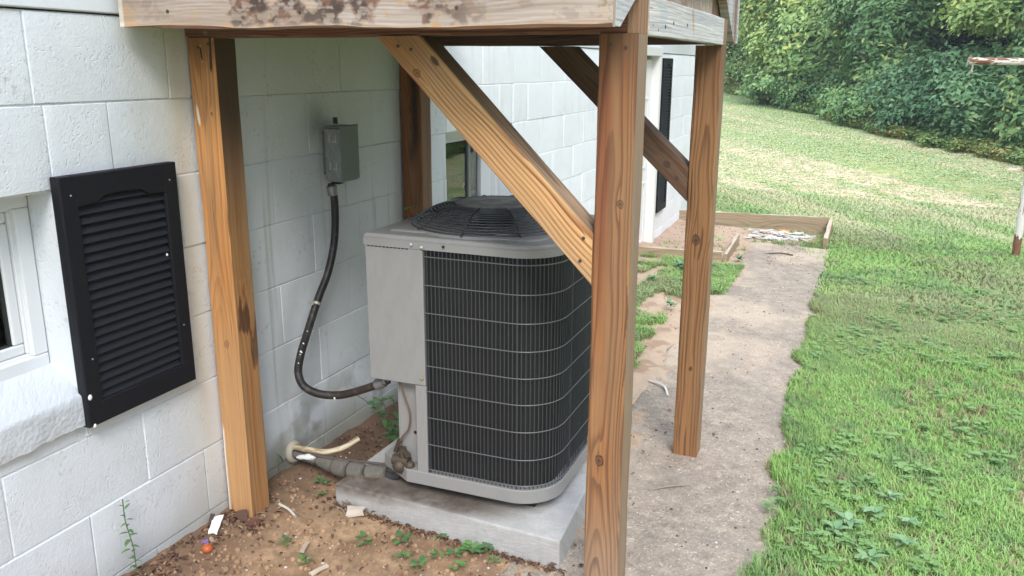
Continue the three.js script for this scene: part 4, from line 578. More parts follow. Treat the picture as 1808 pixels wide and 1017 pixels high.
// one crown: leaf sprays spread through uneven lobes, with gaps, some drooping in curtains
function crown(parent, lobes, per, pal, seed, o = {}) {
  const R = rng(seed), items = [];
  for (const [cx, cy, cz, rx, ry, rz] of lobes) {
    const n = Math.round(per * (rx * ry + ry * rz + rx * rz) / 3);
    for (let i = 0; i < n * 2.2 && items.length < 60000; i++) {
      const u = R() * 2 - 1, a = R() * Math.PI * 2, s = Math.sqrt(1 - u * u), dx = s * Math.cos(a), dy = u, dz = s * Math.sin(a);
      const lump = fbm(dx * 2.4 + dz * 1.7 + cx * 3, dy * 2.6 + cy, seed + 3, 3), fine = vn(dx * 7 + cz, dy * 7 + dz * 6, seed + 9);
      if (fine < 0.40 && R() < 0.93) continue; if (dy < -0.55 && R() < 0.6) continue;
      const deep = R() < 0.25 ? 0.45 + 0.4 * R() : 0.84 + 0.2 * R(), k = deep * (0.5 + 1.0 * lump);
      const x = cx + dx * rx * k, y = cy + dy * ry * k - (o.droop || 0) * Math.pow(fine, 2) * ry * 0.4, z = cz + dz * rz * k; if (y < (o.floor ?? -1e9)) continue;
      items.push([x, y, z, R() * 6.28, [dx * 1.0 + (R() - .5) * 0.9, 0.75 + 0.35 * dy + (R() - .5) * 0.5, dz * 1.0 + (R() - .5) * 0.9], 0, (0.75 + 0.6 * R()) * (o.size || 1), fbm(x * 1.1, y * 1.1 + z, seed + 21, 3) * 0.7 + 0.3 * R(), R()]);
    }
  }
  const g = sprigs[seed % 3], m = new THREE.InstancedMesh(g, foliageM, items.length), M4 = new THREE.Matrix4(), Q = new THREE.Quaternion(), E = new THREE.Euler(), c = new THREE.Color();
  items.forEach((q, i) => { M4.compose(new THREE.Vector3(q[0], q[1], q[2]), Q.setFromUnitVectors(UP, V1.set(...q[4]).normalize()).multiply(Q2.setFromAxisAngle(UP, q[3])), new THREE.Vector3(q[6], q[6], q[6])); m.setMatrixAt(i, M4); const t = sm(0.3, 0.7, q[7]); let k = mix3(pal[0], pal[1], t); if (pal[2] && q[8] > (o.rare ?? 0.9)) k = mix3(k, pal[2], 0.8); c.setRGB(...k); m.setColorAt(i, c); });
  m.name = 'crown'; m.userData.kind = 'stuff'; m.castShadow = m.receiveShadow = true; parent.add(m); return m;
}
const barkM = new THREE.MeshStandardMaterial({ roughness: 0.95, map: tex(128, 512, (u, v) => { const n = fbm(u * 18, v * 10, 801, 4); return mix3([62, 52, 44], [112, 98, 84], n); }), bumpMap: tex(128, 512, (u, v) => gray(fbm(u * 26, v * 9, 803, 4)), false), bumpScale: 0.03 });
function trunk(parent, h, r, seed, limbs = 4) {
  const R = rng(seed), pts = [], lean = [(R() - 0.5) * 0.3, (R() - 0.5) * 0.3]; for (let i = 0; i <= 5; i++) { const t = i / 5; pts.push(new THREE.Vector3(lean[0] * h * t * t + (R() - .5) * 0.08 * h * 0.3, h * t - 0.2 * (1 - t), lean[1] * h * t * t)); }
  const c = new THREE.CatmullRomCurve3(pts), g = new THREE.TubeGeometry(c, 12, r, 9); const p = g.attributes.position; for (let i = 0; i <= 12; i++) { const ctr = c.getPointAt(i / 12), s = 1 - 0.62 * i / 12 + (i === 0 ? 0.35 : 0); for (let j = 0; j <= 9; j++) { const k = i * 10 + j; p.setXYZ(k, ctr.x + (p.getX(k) - ctr.x) * s, ctr.y + (p.getY(k) - ctr.y) * s, ctr.z + (p.getZ(k) - ctr.z) * s); } } g.computeVertexNormals(); part(parent, 'trunk', g, barkM);
  for (let i = 0; i < limbs; i++) { const t = 0.35 + 0.6 * (i / limbs), q = c.getPointAt(t), a = R() * 6.28, L = h * (0.3 + 0.25 * R()); part(parent, 'limb', tube([q.toArray(), [q.x + Math.cos(a) * L * 0.5, q.y + L * 0.3, q.z + Math.sin(a) * L * 0.5], [q.x + Math.cos(a) * L, q.y + L * 0.45, q.z + Math.sin(a) * L]], r * 0.28, 8, 6), barkM); }
}
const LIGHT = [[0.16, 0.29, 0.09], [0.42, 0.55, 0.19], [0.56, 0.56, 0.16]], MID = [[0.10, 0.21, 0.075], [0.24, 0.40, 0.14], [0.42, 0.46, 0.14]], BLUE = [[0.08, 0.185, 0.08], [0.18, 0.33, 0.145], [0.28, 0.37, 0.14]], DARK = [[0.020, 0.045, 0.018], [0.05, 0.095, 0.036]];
function tree(name, label, cat, base, h, r, lobes, per, pal, seed, o = {}) { const t = thing(name, label, cat, [base[0], lawnY(base[0], base[1]), base[1]]); const by = lawnY(base[0], base[1]); trunk(t, h, r, seed, o.limbs ?? 4); crown(t, lobes.map(([x, y, z, a, b, c]) => [x - base[0], y - by, z - base[1], a, b, c]), per, pal, seed, { floor: 0.02, ...o }); return t; }
const DEN = 760;
tree('overgrown_shrub', 'tall light green shrub at the left end of the woods edge, beside the deck corner', 'shrub', [-2.15, -28.5], 2.6, 0.06, [[-2.12, 2.6, -28.5, 1.1, 1.9, 1.0], [-2.5, 3.9, -28.9, 1.2, 1.3, 1.0], [-1.75, 1.2, -27.7, 0.95, 0.75, 0.8], [-2.6, 1.3, -28.0, 0.9, 0.9, 0.8], [-3.6, 2.3, -29.6, 1.1, 1.8, 1.0]], DEN, LIGHT, 811, { droop: 0.5 });
tree('vine_covered_tree', 'broadest yellow green dome of a tree draped with vines at the woods edge', 'tree', [0.7, -23.8], 2.4, 0.12, [[0.65, 2.2, -23.4, 1.55, 1.25, 1.2], [-0.2, 3.0, -24.6, 1.25, 1.1, 1.1], [1.15, 2.7, -23.9, 1.0, 1.0, 1.0], [1.5, 1.7, -22.7, 0.7, 0.8, 0.7], [0.1, 4.2, -24.6, 1.7, 1.0, 1.2], [1.1, 1.35, -22.6, 0.75, 0.75, 0.6]], DEN * 1.15, LIGHT, 812, { droop: 1.0, rare: 0.86, size: 1.25 });
tree('undergrowth_shrub', 'low leafy shrub beneath the vine draped dome', 'shrub', [0.5, -22.5], 0.7, 0.03, [[0.62, 0.85, -22.4, 0.95, 0.48, 0.6], [-0.35, 0.95, -23.3, 0.85, 0.5, 0.6], [1.35, 0.72, -21.4, 0.7, 0.45, 0.5]], DEN * 1.2, MID, 814, { limbs: 2, rare: 0.9 });
tree('vine_covered_tree', 'mid green tree hung with vines between the broad dome and the dark hollow', 'tree', [2.35, -20.7], 2.6, 0.09, [[2.25, 1.9, -20.5, 0.8, 1.15, 0.8], [1.9, 2.9, -21.4, 1.0, 1.0, 0.9], [2.75, 3.3, -21.0, 0.9, 1.2, 0.9], [2.45, 1.1, -19.6, 0.62, 0.6, 0.55]], DEN * 1.1, MID, 815, { droop: 0.7, size: 1.1, limbs: 7 });
tree('undergrowth_shrub', 'low pale green shrub at the lawn edge left of the blue green shrubs', 'shrub', [2.1, -19.4], 0.6, 0.03, [[2.05, 0.62, -19.4, 0.75, 0.42, 0.55], [1.45, 0.58, -20.4, 0.6, 0.36, 0.5]], DEN * 1.3, MID, 816, { limbs: 2, size: 0.85 });
tree('bushy_shrub', 'rounded blue green shrub, leftmost of the three right of the hollow', 'shrub', [2.9, -18.3], 0.8, 0.03, [[2.92, 0.6, -18.2, 0.82, 0.55, 0.7], [2.5, 0.9, -18.9, 0.6, 0.5, 0.6]], DEN * 1.35, BLUE, 817, { limbs: 3 });
tree('bushy_shrub', 'wide blue green shrub, middle of the three right of the hollow', 'shrub', [3.75, -17.3], 0.9, 0.035, [[3.72, 0.6, -17.1, 0.82, 0.6, 0.7], [3.3, 1.05, -17.9, 0.6, 0.55, 0.6], [4.1, 1.15, -17.4, 0.55, 0.5, 0.5]], DEN * 1.35, BLUE, 818, { limbs: 3 });
tree('bushy_shrub', 'taller blue green shrub behind the clothes line post', 'shrub', [4.35, -16.2], 1.3, 0.04, [[4.3, 0.62, -16.2, 0.62, 0.8, 0.6], [4.6, 1.3, -16.4, 0.68, 1.0, 0.7], [4.9, 2.3, -16.6, 0.8, 0.9, 0.7], [5.1, 0.9, -15.3, 0.7, 1.0, 0.7]], DEN * 1.3, MID, 819, { limbs: 3 });
tree('overhanging_tree', 'bright leafed tree reaching over the dark hollow at upper right', 'tree', [5.4, -18.4], 3.6, 0.14, [[3.85, 2.35, -17.8, 0.85, 0.36, 0.7], [4.5, 2.75, -17.6, 1.1, 0.5, 0.8], [4.2, 3.5, -18.2, 1.6, 0.8, 1.2], [5.4, 4.6, -18.4, 2.4, 1.5, 1.8], [5.6, 2.6, -17.2, 0.9, 0.9, 0.8]], DEN, LIGHT, 820, { droop: 0.3, floor: 0.8, size: 1.2, limbs: 6 });
[[2.95, -20.9, 5.2, 0.035, 0.10, 'slim bare stemmed sapling at the left of the dark hollow'], [3.35, -20.3, 5.6, 0.05, -0.16, 'leaning bare stem in the middle of the dark hollow'], [3.95, -19.6, 5.0, 0.03, 0.06, 'thin bare sapling at the right of the dark hollow'], [-1.25, -26.9, 4.6, 0.05, 0.05, 'dark stem in the gap left of the vine dome']].forEach(([x, z, h, r, ln, lab], i) => { const t = thing('sapling', lab, 'tree', [x, lawnY(x, z), z]); part(t, 'trunk', tube([[0, -0.1, 0], [ln * h * 0.3, h * 0.33, 0.04], [ln * h * 0.62, h * 0.66, -0.03], [ln * h, h, 0]], r, 20, 7), barkM); for (let k = 0; k < 5; k++) { const y = h * (0.3 + 0.12 * k), a = k * 2.1 + i; part(t, 'limb', tube([[ln * y, y, 0], [ln * y + Math.cos(a) * 0.3, y + 0.2, Math.sin(a) * 0.3], [ln * y + Math.cos(a) * 0.7, y + 0.28, Math.sin(a) * 0.7]], r * 0.35, 8, 5), barkM); } crown(t, [[ln * h, h, 0, 0.9, 0.6, 0.8], [ln * h * 0.6 + 0.3, h * 0.55, 0.1, 0.4, 0.2, 0.4]], 160, MID, 870 + i); });
// the woods behind them, standing higher than the picture shows
const back = [[-9, -39], [-5.6, -36], [-3.6, -33.5], [-0.8, -31], [1.6, -27.5], [3.6, -24.4], [5.3, -22.6], [7.6, -17.5], [9.3, -11.5], [10.8, -5], [12, 2]];
const backWords = ['farthest dark tree left behind the house corner', 'dark tree behind the pale shrub, second from the left', 'dark tree rising over the tall light green shrub', 'dark tree behind the left shoulder of the vine dome', 'dark tree behind the right shoulder of the vine dome', 'dark tree inside the shaded hollow', 'dark tree behind the overhanging bright branch', 'dark tree at the right end of the woods in view', 'dark tree on the right of the lawn beside the camera side', 'dark tree right of the lawn level with the deck', 'dark tree right of the lawn behind the viewpoint'];
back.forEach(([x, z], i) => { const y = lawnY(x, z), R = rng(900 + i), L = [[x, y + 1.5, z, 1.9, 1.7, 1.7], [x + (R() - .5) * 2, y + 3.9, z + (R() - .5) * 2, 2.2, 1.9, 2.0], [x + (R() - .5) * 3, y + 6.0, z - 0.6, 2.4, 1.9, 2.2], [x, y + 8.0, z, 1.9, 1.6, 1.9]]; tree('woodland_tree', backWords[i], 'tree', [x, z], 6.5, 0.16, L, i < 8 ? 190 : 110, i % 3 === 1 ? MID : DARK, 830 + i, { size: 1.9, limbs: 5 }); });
// ------------------------------------------------------------------ grass, weeds at the woods edge, ground litter
function scatter(name, geos, mat, items, label, category, kindStuff = true) { // items: [x,y,z,yaw,pitch,roll,sx,sy,color]
  if (!items.length) return; const g = geos, m = new THREE.InstancedMesh(g, mat, items.length), M4 = new THREE.Matrix4(), Q = new THREE.Quaternion(), E = new THREE.Euler(), c = new THREE.Color();
  items.forEach((q, i) => { M4.compose(new THREE.Vector3(q[0], q[1], q[2]), Q.setFromEuler(E.set(q[4], q[3], q[5], 'YXZ')), new THREE.Vector3(q[6], q[7], q[6])); m.setMatrixAt(i, M4); c.setRGB(...q[8]); m.setColorAt(i, c); });
  m.name = numbered(name); m.userData = { label, category, kind: 'stuff' }; m.castShadow = m.receiveShadow = true; scene.add(m); return m;
}
{
  const R = rng(1001), items = []; const edge = [[-6, -33.4], [-3.6, -29.7], [-2.3, -27.3], [0, -23.0], [1.5, -20.2], [2.5, -17.9], [3.4, -16.6], [4.2, -15.4], [4.9, -13.2], [6.2, -10.6]];
  for (let i = 0; i < 8000; i++) { const k = Math.floor(R() * (edge.length - 1)), t = R(), w = R() * R() * 2.6 - 0.3 + 0.5 * (vn(k * 5 + t * 5, 1, 5) - 0.5), x = mix(edge[k][0], edge[k + 1][0], t) + w * 0.88, z = mix(edge[k][1], edge[k + 1][1], t) - w * 0.48; const y = lawnY(x, z) + 0.04 + R() * clamp(0.16 + w * 0.6, 0.08, 0.6) * (0.5 + vn(x * 2, z * 2, 9)); const n = vn(x * 1.7, z * 1.7, 31); items.push([x, y, z, R() * 6.28, (R() - .5) * 0.8, (R() - .5) * 0.8, 0.4 + 0.6 * R(), 0.4 + 0.7 * R(), n > 0.62 && R() > .35 ? [0.46, 0.42, 0.16] : mix3([0.13, 0.24, 0.07], [0.34, 0.44, 0.15], R())]); }
  scatter('woods_edge_weeds', sprigs[1], foliageM, items, 'ragged weeds with yellowing leaves along the foot of the woods', 'weeds');
}
const bladeTuft = (seed, n, h, w, spread) => { const R = rng(seed), pos = [], idx = []; for (let i = 0; i < n; i++) { const a = R() * 6.28, px = (R() - .5) * spread, pz = (R() - .5) * spread, H = h * (0.5 + 0.7 * R()), lean = H * (0.2 + 1.1 * R()), dx = Math.cos(a), dz = Math.sin(a), wx = -dz * w / 2, wz = dx * w / 2, b = pos.length / 3; for (const [t, k] of [[0, 0.8], [0.55, 1]]) { const q = lean * t * t; pos.push(px + dx * q - wx * k, H * t, pz + dz * q - wz * k, px + dx * q + wx * k, H * t, pz + dz * q + wz * k); } pos.push(px + dx * lean, H * (1 - 0.25 * lean / H), pz + dz * lean); idx.push(b, b + 1, b + 2, b + 1, b + 3, b + 2, b + 2, b + 3, b + 4); } return geoFrom(pos, idx); };
const grassM = new THREE.MeshPhysicalMaterial({ color: 0xffffff, roughness: 0.5, side: THREE.DoubleSide, transmission: 0.2, thickness: 0, specularIntensity: 0.5 });
{
  const R = rng(1101), near = [], mid = [], far = [], strip = [];
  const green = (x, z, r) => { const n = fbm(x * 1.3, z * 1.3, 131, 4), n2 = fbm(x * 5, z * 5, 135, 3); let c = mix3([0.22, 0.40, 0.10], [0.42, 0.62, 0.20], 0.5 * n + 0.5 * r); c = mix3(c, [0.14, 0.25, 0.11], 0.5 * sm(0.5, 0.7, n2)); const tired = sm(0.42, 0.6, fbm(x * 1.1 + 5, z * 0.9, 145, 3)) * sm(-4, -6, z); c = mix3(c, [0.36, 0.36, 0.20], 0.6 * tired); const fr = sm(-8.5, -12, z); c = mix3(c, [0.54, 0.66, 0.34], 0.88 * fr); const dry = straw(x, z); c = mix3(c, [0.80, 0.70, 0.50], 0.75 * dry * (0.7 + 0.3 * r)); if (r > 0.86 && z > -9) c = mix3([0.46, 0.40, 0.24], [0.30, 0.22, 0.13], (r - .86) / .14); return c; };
  const thin = (x, z) => { const e = x - pathR(z); const bare = sm(0.43, 0.60, fbm(x * 2.3 + 3, z * 1.5, 141, 4)) * sm(0.2, 0.5, e); return 1 - 0.85 * bare; };
  for (let i = 0; i < 62000; i++) { const z = -1.3 - 4.9 * Math.sqrt(R()), x = 1.48 + Math.pow(R(), 1.15) * 2.1, e = x - pathR(z); if (x > 2.7 + 0.2 * -z) continue; if (e < -0.015 + 0.06 * (vn(z * 6, 1, 7) - 0.6)) continue; if (R() > thin(x, z)) continue; const tall = (0.75 + 0.55 * vn(x * 3, z * 3, 151)) * (1 + 0.3 * sm(0.25, 0.0, e)); near.push([x, groundAt(x, z) - 0.004, z, R() * 6.28, 0, 0, 0.9, tall * (0.7 + .5 * R()), green(x, z, R())]); }
  for (let i = 0; i < 60000; i++) { const z = -6.0 - 5.4 * R(), x = -0.4 + R() * 5.2; if (x < (z < -9.35 ? -9 : z < -8.2 ? 1.56 : pathR(z) - 0.01)) continue; if (x > 2.7 + 0.2 * -z) continue; if (R() > thin(x, z) + 0.15) continue; mid.push([x, groundAt(x, z) - 0.004, z, R() * 6.28, 0, 0, 1.5, 0.7 + 0.5 * R(), green(x, z, R())]); }
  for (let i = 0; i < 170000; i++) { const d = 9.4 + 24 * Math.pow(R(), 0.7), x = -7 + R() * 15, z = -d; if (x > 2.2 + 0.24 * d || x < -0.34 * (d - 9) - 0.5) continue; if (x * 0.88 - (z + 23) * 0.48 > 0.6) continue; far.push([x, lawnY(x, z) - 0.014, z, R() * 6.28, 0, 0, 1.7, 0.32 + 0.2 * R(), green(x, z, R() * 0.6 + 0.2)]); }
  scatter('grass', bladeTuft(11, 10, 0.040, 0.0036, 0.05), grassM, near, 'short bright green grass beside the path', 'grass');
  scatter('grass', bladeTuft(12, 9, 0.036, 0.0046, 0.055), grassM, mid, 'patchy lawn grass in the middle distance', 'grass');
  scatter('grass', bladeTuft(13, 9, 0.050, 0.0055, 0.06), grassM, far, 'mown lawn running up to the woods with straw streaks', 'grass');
  for (let i = 0; i < 15000; i++) { const z = -2.95 - 4.0 * R(), x = 0.06 + R() * 0.88; const n = fbm(x * 3.4 + 9, z * 1.5, 161, 4) + 0.05 * (1 - Math.abs(x - 0.72) / 0.4); if (n < 0.44) continue; strip.push([x, soil(x, z) - 0.004, z, R() * 6.28, 0, 0, 0.95, 0.5 + 0.5 * R(), green(x, z, R())]); }
  for (let i = 0; i < 500; i++) { const z = -7.1 - 2 * R(), x = 0.1 + R() * 1.4; if (fbm(x * 4, z * 4, 165, 3) < 0.56) continue; strip.push([x, groundAt(x, z) - 0.006, z, R() * 6.28, 0, 0, 1, 0.6 + 0.5 * R(), green(x, z, R())]); }
  for (let i = 0; i < 60; i++) { const x = 0.85 + 0.7 * R(), z = -8.22 - 0.1 * R(); strip.push([x, groundAt(x, z) - 0.005, z, R() * 6.28, 0, 0, 1, 0.6 + 0.5 * R(), green(x, z, R())]); }
  scatter('weedy_grass', bladeTuft(14, 7, 0.055, 0.0045, 0.04), grassM, strip, 'thin weedy grass on the bare strip between wall and path', 'grass');
  // clover and small round leaves among the near grass
  const cl = (() => { const gs = [], q = rng(6); for (let i = 0; i < 5; i++) { const a = q() * 6.28, r = 0.02 * q(), h = 0.02 + 0.025 * q(); for (let k = 0; k < 3; k++) gs.push(xf(leafSmall(0.014, 0.013), [Math.cos(a) * r, h, Math.sin(a) * r], a + k * 2.1, 0.1)); } return merge(gs); })();
  const clo = []; for (let i = 0; i < 5200; i++) { const z = -1.4 - 5.6 * R(), x = 1.53 + R() * 1.9; if (x > 2.7 + 0.2 * -z || fbm(x * 2.2, z * 2.2, 171, 3) < 0.5) continue; if (R() < 0.72) continue; clo.push([x, groundAt(x, z), z, R() * 6.28, 0, 0, 1 + 0.5 * R(), 1, mix3([0.15, 0.28, 0.08], [0.25, 0.40, 0.13], R())]); }
  scatter('clover', cl, grassM, clo, 'small clover leaves mixed into the near grass', 'clover');
}
// ---- litter and stones
{
  const R = rng(1201), lit = [], peb = [], pebP = [], chip = [];
  const curl = (() => { const g = leafGeo(0.034, 0.018, 0.7, 0.5); return g; })();
  const brown = () => mix3([0.06, 0.03, 0.02], [0.26, 0.15, 0.09], R());
  const add = (n, f) => { for (let i = 0; i < n; i++) { const [x, z] = f(); lit.push([x, groundAt(x, z) + 0.003 + 0.006 * R(), z, R() * 6.28, (R() - .5) * 1.2, (R() - .5) * 1.2, 0.2 + 0.55 * R() * R() + 0.15 * R(), 0.6, R() > 0.93 ? [0.34, 0.27, 0.18] : brown()]); } };
  add(420, () => [0.012 + Math.abs(R() + R() - 1) * 0.14, -1.15 - R() * 0.85]);
  add(130, () => [0.10 + (R() - .5) * 0.12, -1.80 - R() * 0.10]);
  add(520, () => [0.03 + R() * 0.34, -2.05 - R() * 1.0]);
  add(420, () => { const t = R(); return [0.26 + t * 0.8, -2.075 + t * 0.055 + 0.035 * Math.abs(R() + R() - 1) + 0.006]; });
  add(220, () => [0.1 + R() * 0.95, -1.5 - R() * 0.55]);
  add(50, () => [1.0 + R() * 0.12, -1.9 - R() * 2.2]);
  add(120, () => [0.2 + R() * 0.7, -3 - R() * 4]); add(420, () => [0.05 + R() * 1.35, -7.15 - R() * 1.85]); add(16, () => [1.1 + R() * 0.5, -1.6 - R() * 5]);
  scatter('leaf_litter', curl, leafMat({ roughness: 0.85 }), lit, 'dead brown leaves and mulch bits on the soil by the wall and slab', 'leaf litter');
  const pg = new THREE.IcosahedronGeometry(1, 0); { const p = pg.attributes.position; for (let i = 0; i < p.count; i++) p.setY(i, p.getY(i) * 0.5); }
  for (let i = 0; i < 2600; i++) { const onPath = R() < 0.5, z = -1.0 - (onPath ? 6.8 : 2.2) * R(), x = onPath ? 1.06 + R() * 0.5 : 0.04 + R() * 1.05; if (x > 0.27 && x < 1.05 && z < -2.03 && z > -2.87) continue; const s = 0.0016 + 0.0042 * Math.pow(R(), 3), w = R(); peb.push([x, groundAt(x, z) + s * 0.25, z, R() * 6.28, 0, 0, s, s, w > 0.6 ? [0.62, 0.58, 0.53] : w > 0.35 ? [0.30, 0.22, 0.15] : [0.10, 0.07, 0.055]]); }
  scatter('gravel', pg, M([1, 1, 1], { roughness: 0.9 }), peb, 'small pebbles and grit on the soil and the path', 'gravel');
  const clod = []; for (let i = 0; i < 1500; i++) { const z = -1.1 - 1.0 * R(), x = 0.05 + R() * 1.0; if (x > 0.25 && z < -2.0) continue; const s = 0.002 + 0.008 * Math.pow(R(), 2.5); clod.push([x, groundAt(x, z) + s * 0.2, z, R() * 6.28, R(), R(), s, s, mix3([0.26, 0.155, 0.085], [0.42, 0.27, 0.16], R())]); }
  scatter('soil_clods', new THREE.IcosahedronGeometry(1, 1), M([1, 1, 1], { roughness: 1 }), clod, 'crumbs of dry tan soil in front of the slab', 'soil clods');
  const ws = new THREE.BoxGeometry(1, 0.06, 0.35); for (let i = 0; i < 110; i++) { const x = 0.72 + R() * 0.62 + 0.06, z = -8.35 - R() * 0.42 - 0.1 * (x - .7); chip.push([x, groundAt(x, z) + 0.012 + 0.016 * R(), z, (R() - .5) * 1.6, (R() - .5) * 0.4, (R() - .5) * 0.5, 0.03 + 0.07 * R(), 0.09, R() > 0.85 ? [0.42, 0.34, 0.26] : [0.62, 0.60, 0.57]]); }
  scatter('paint_flakes', ws, M([1, 1, 1], { roughness: 0.7 }), chip, 'heap of white flakes and scraps lying in the far bed', 'debris');
}
// ---- single small things
const twigM = M([0.30, 0.23, 0.17], { roughness: 0.9 }), paleM = M([0.62, 0.55, 0.45], { roughness: 0.9 });
const gy = (x, z, h = 0) => groundAt(x, z) + h;
function stickThing(p, q, r, mat, label, kink = 0.01) { const a = [p[0], gy(p[0], p[1], r), p[1]], b = [q[0], gy(q[0], q[1], r), q[1]], m = [(a[0] + b[0]) / 2 + kink, Math.max(gy((p[0] + q[0]) / 2, (p[1] + q[1]) / 2, r), (a[1] + b[1]) / 2) + kink * 0.3, (a[2] + b[2]) / 2 - kink]; const g = tube([a, m, b].map((k) => [k[0] - a[0], k[1] - a[1], k[2] - a[2]]), r, 14, 6); single('stick', g, mat, label, 'stick', a); }
stickThing([0.115, -1.975], [0.205, -1.935], 0.0045, M([0.66, 0.60, 0.52]), 'short pale stick on the soil right of the near wall post', 0.004);
stickThing([0.90, -3.74], [1.02, -3.60], 0.006, M([0.66, 0.62, 0.57]), 'pale stick where the weedy strip meets the path', 0.02);
stickThing([0.99, -7.66], [1.27, -7.72], 0.007, M([0.10, 0.075, 0.06]), 'dark twig lying across the far end of the path', 0.02);
stickThing([0.36, -1.985], [0.24, -2.06], 0.003, twigM, 'thin bent twig at the left end of the concrete slab', 0.012);
stickThing([1.16, -2.62], [1.28, -2.72], 0.003, twigM, 'thin dark twig on the path left of the outer far post', 0.01);
{ // flat scraps
  const scrap = (name, label, cat, x, z, w, d, h, yaw, tilt, c, seed) => { const g = new THREE.BoxGeometry(w, h, d, 6, 1, 6), p = g.attributes.position; for (let i = 0; i < p.count; i++) { const a = p.getX(i), b = p.getZ(i), n = vn(a * 90, b * 90, seed); p.setXYZ(i, a * (0.82 + 0.36 * n), p.getY(i) + 0.010 * (vn(a * 40 + 4, b * 40, seed + 1) - 0.5), b * (0.82 + 0.36 * vn(a * 70, b * 70 + 3, seed + 2))); } g.computeVertexNormals(); g.rotateX(tilt); g.rotateY(yaw); return single(name, g, M(c, { roughness: 0.7 }), label, cat, [x, gy(x, z, 0.012), z]); };
  scrap('paper_scrap', 'crumpled white scrap leaning at the wall beside the near post foot', 'scrap', 0.045, -1.765, 0.028, 0.075, 0.004, 0.45, 0.25, [0.80, 0.80, 0.78], 3);
  scrap('wood_chip', 'pale flat chip lying at the front edge of the slab', 'wood chip', 0.36, -2.035, 0.05, 0.04, 0.008, 0.4, 0.1, [0.62, 0.53, 0.43], 7);
  scrap('candy_wrapper', 'small purple wrapper beside the orange fruit near the wall', 'wrapper', 0.075, -1.685, 0.018, 0.013, 0.003, 0.8, 0.4, [0.20, 0.11, 0.30], 11);
  scrap('wood_chip', 'narrow light chip on the soil at the bottom edge of the view', 'wood chip', 0.44, -1.72, 0.014, 0.06, 0.006, -0.5, 0.05, [0.58, 0.47, 0.36], 15);
  scrap('wood_chip', 'tan splinter at the bottom centre of the bare soil', 'wood chip', 0.335, -1.80, 0.014, 0.05, 0.006, 0.3, 0.05, [0.50, 0.40, 0.29], 18);
  const fruit = (label, x, z, r, c) => { const t = thing('fruit', label, 'fruit', [x, gy(x, z, r * 0.75), z]); const g = new THREE.SphereGeometry(r, 16, 12); g.scale(1, 0.84, 1); part(t, 'flesh', g, M(c, { roughness: 0.4 })); part(t, 'stalk', cyl([0, r * 0.78, 0], [0.002, r * 1.05, 0], r * 0.12), twigM); };
  fruit('orange fallen fruit in the leaf litter against the wall', 0.098, -1.668, 0.016, [0.45, 0.10, 0.03]);
  fruit('small orange fruit on the lawn behind the far bed board', 0.26, -9.55, 0.045, [0.80, 0.30, 0.06]);
  scrap('fallen_leaf', 'orange fallen leaf on the white flakes in the far bed', 'leaf', 1.10, -8.86, 0.10, 0.07, 0.006, 0.2, 0.3, [0.62, 0.24, 0.05], 21);
  scrap('fallen_leaf', 'dark brown curled leaf against the foot of the near wall post', 'leaf', 0.085, -1.838, 0.028, 0.045, 0.003, 0.9, 1.1, [0.09, 0.04, 0.02], 25);
  scrap('fallen_leaf', 'dark red leaf on the soil at the outer corner of the near wall post', 'leaf', 0.125, -1.84, 0.04, 0.03, 0.003, 0.2, 0.3, [0.12, 0.045, 0.03], 28);
  scrap('fallen_leaf', 'narrow dark leaf standing against the wall left of the white scrap', 'leaf', 0.02, -1.775, 0.012, 0.045, 0.003, 0.3, 0.9, [0.06, 0.035, 0.025], 31);
}
const sprM = leafMat({ roughness: 0.5 });
function plantThing(name, label, cat, x, z, leaves, stems, col, group, y) { const t = thing(name, label, cat, [x, y ?? gy(x, z, -0.002), z], group); if (stems.length) part(t, 'stem', merge(stems), M([0.12, 0.16, 0.06], { roughness: 0.7 })); for (const [g, c] of leaves) part(t, 'leaf', g, col[c]); return t; }
const greens = [[0.09, 0.22, 0.06], [0.07, 0.17, 0.06], [0.13, 0.26, 0.07], [0.10, 0.17, 0.07]].map((c) => M(c, { roughness: 0.45, side: THREE.DoubleSide })), pales = [[0.16, 0.28, 0.12], [0.13, 0.25, 0.10], [0.21, 0.33, 0.16]].map((c) => M(c, { roughness: 0.55, side: THREE.DoubleSide }));
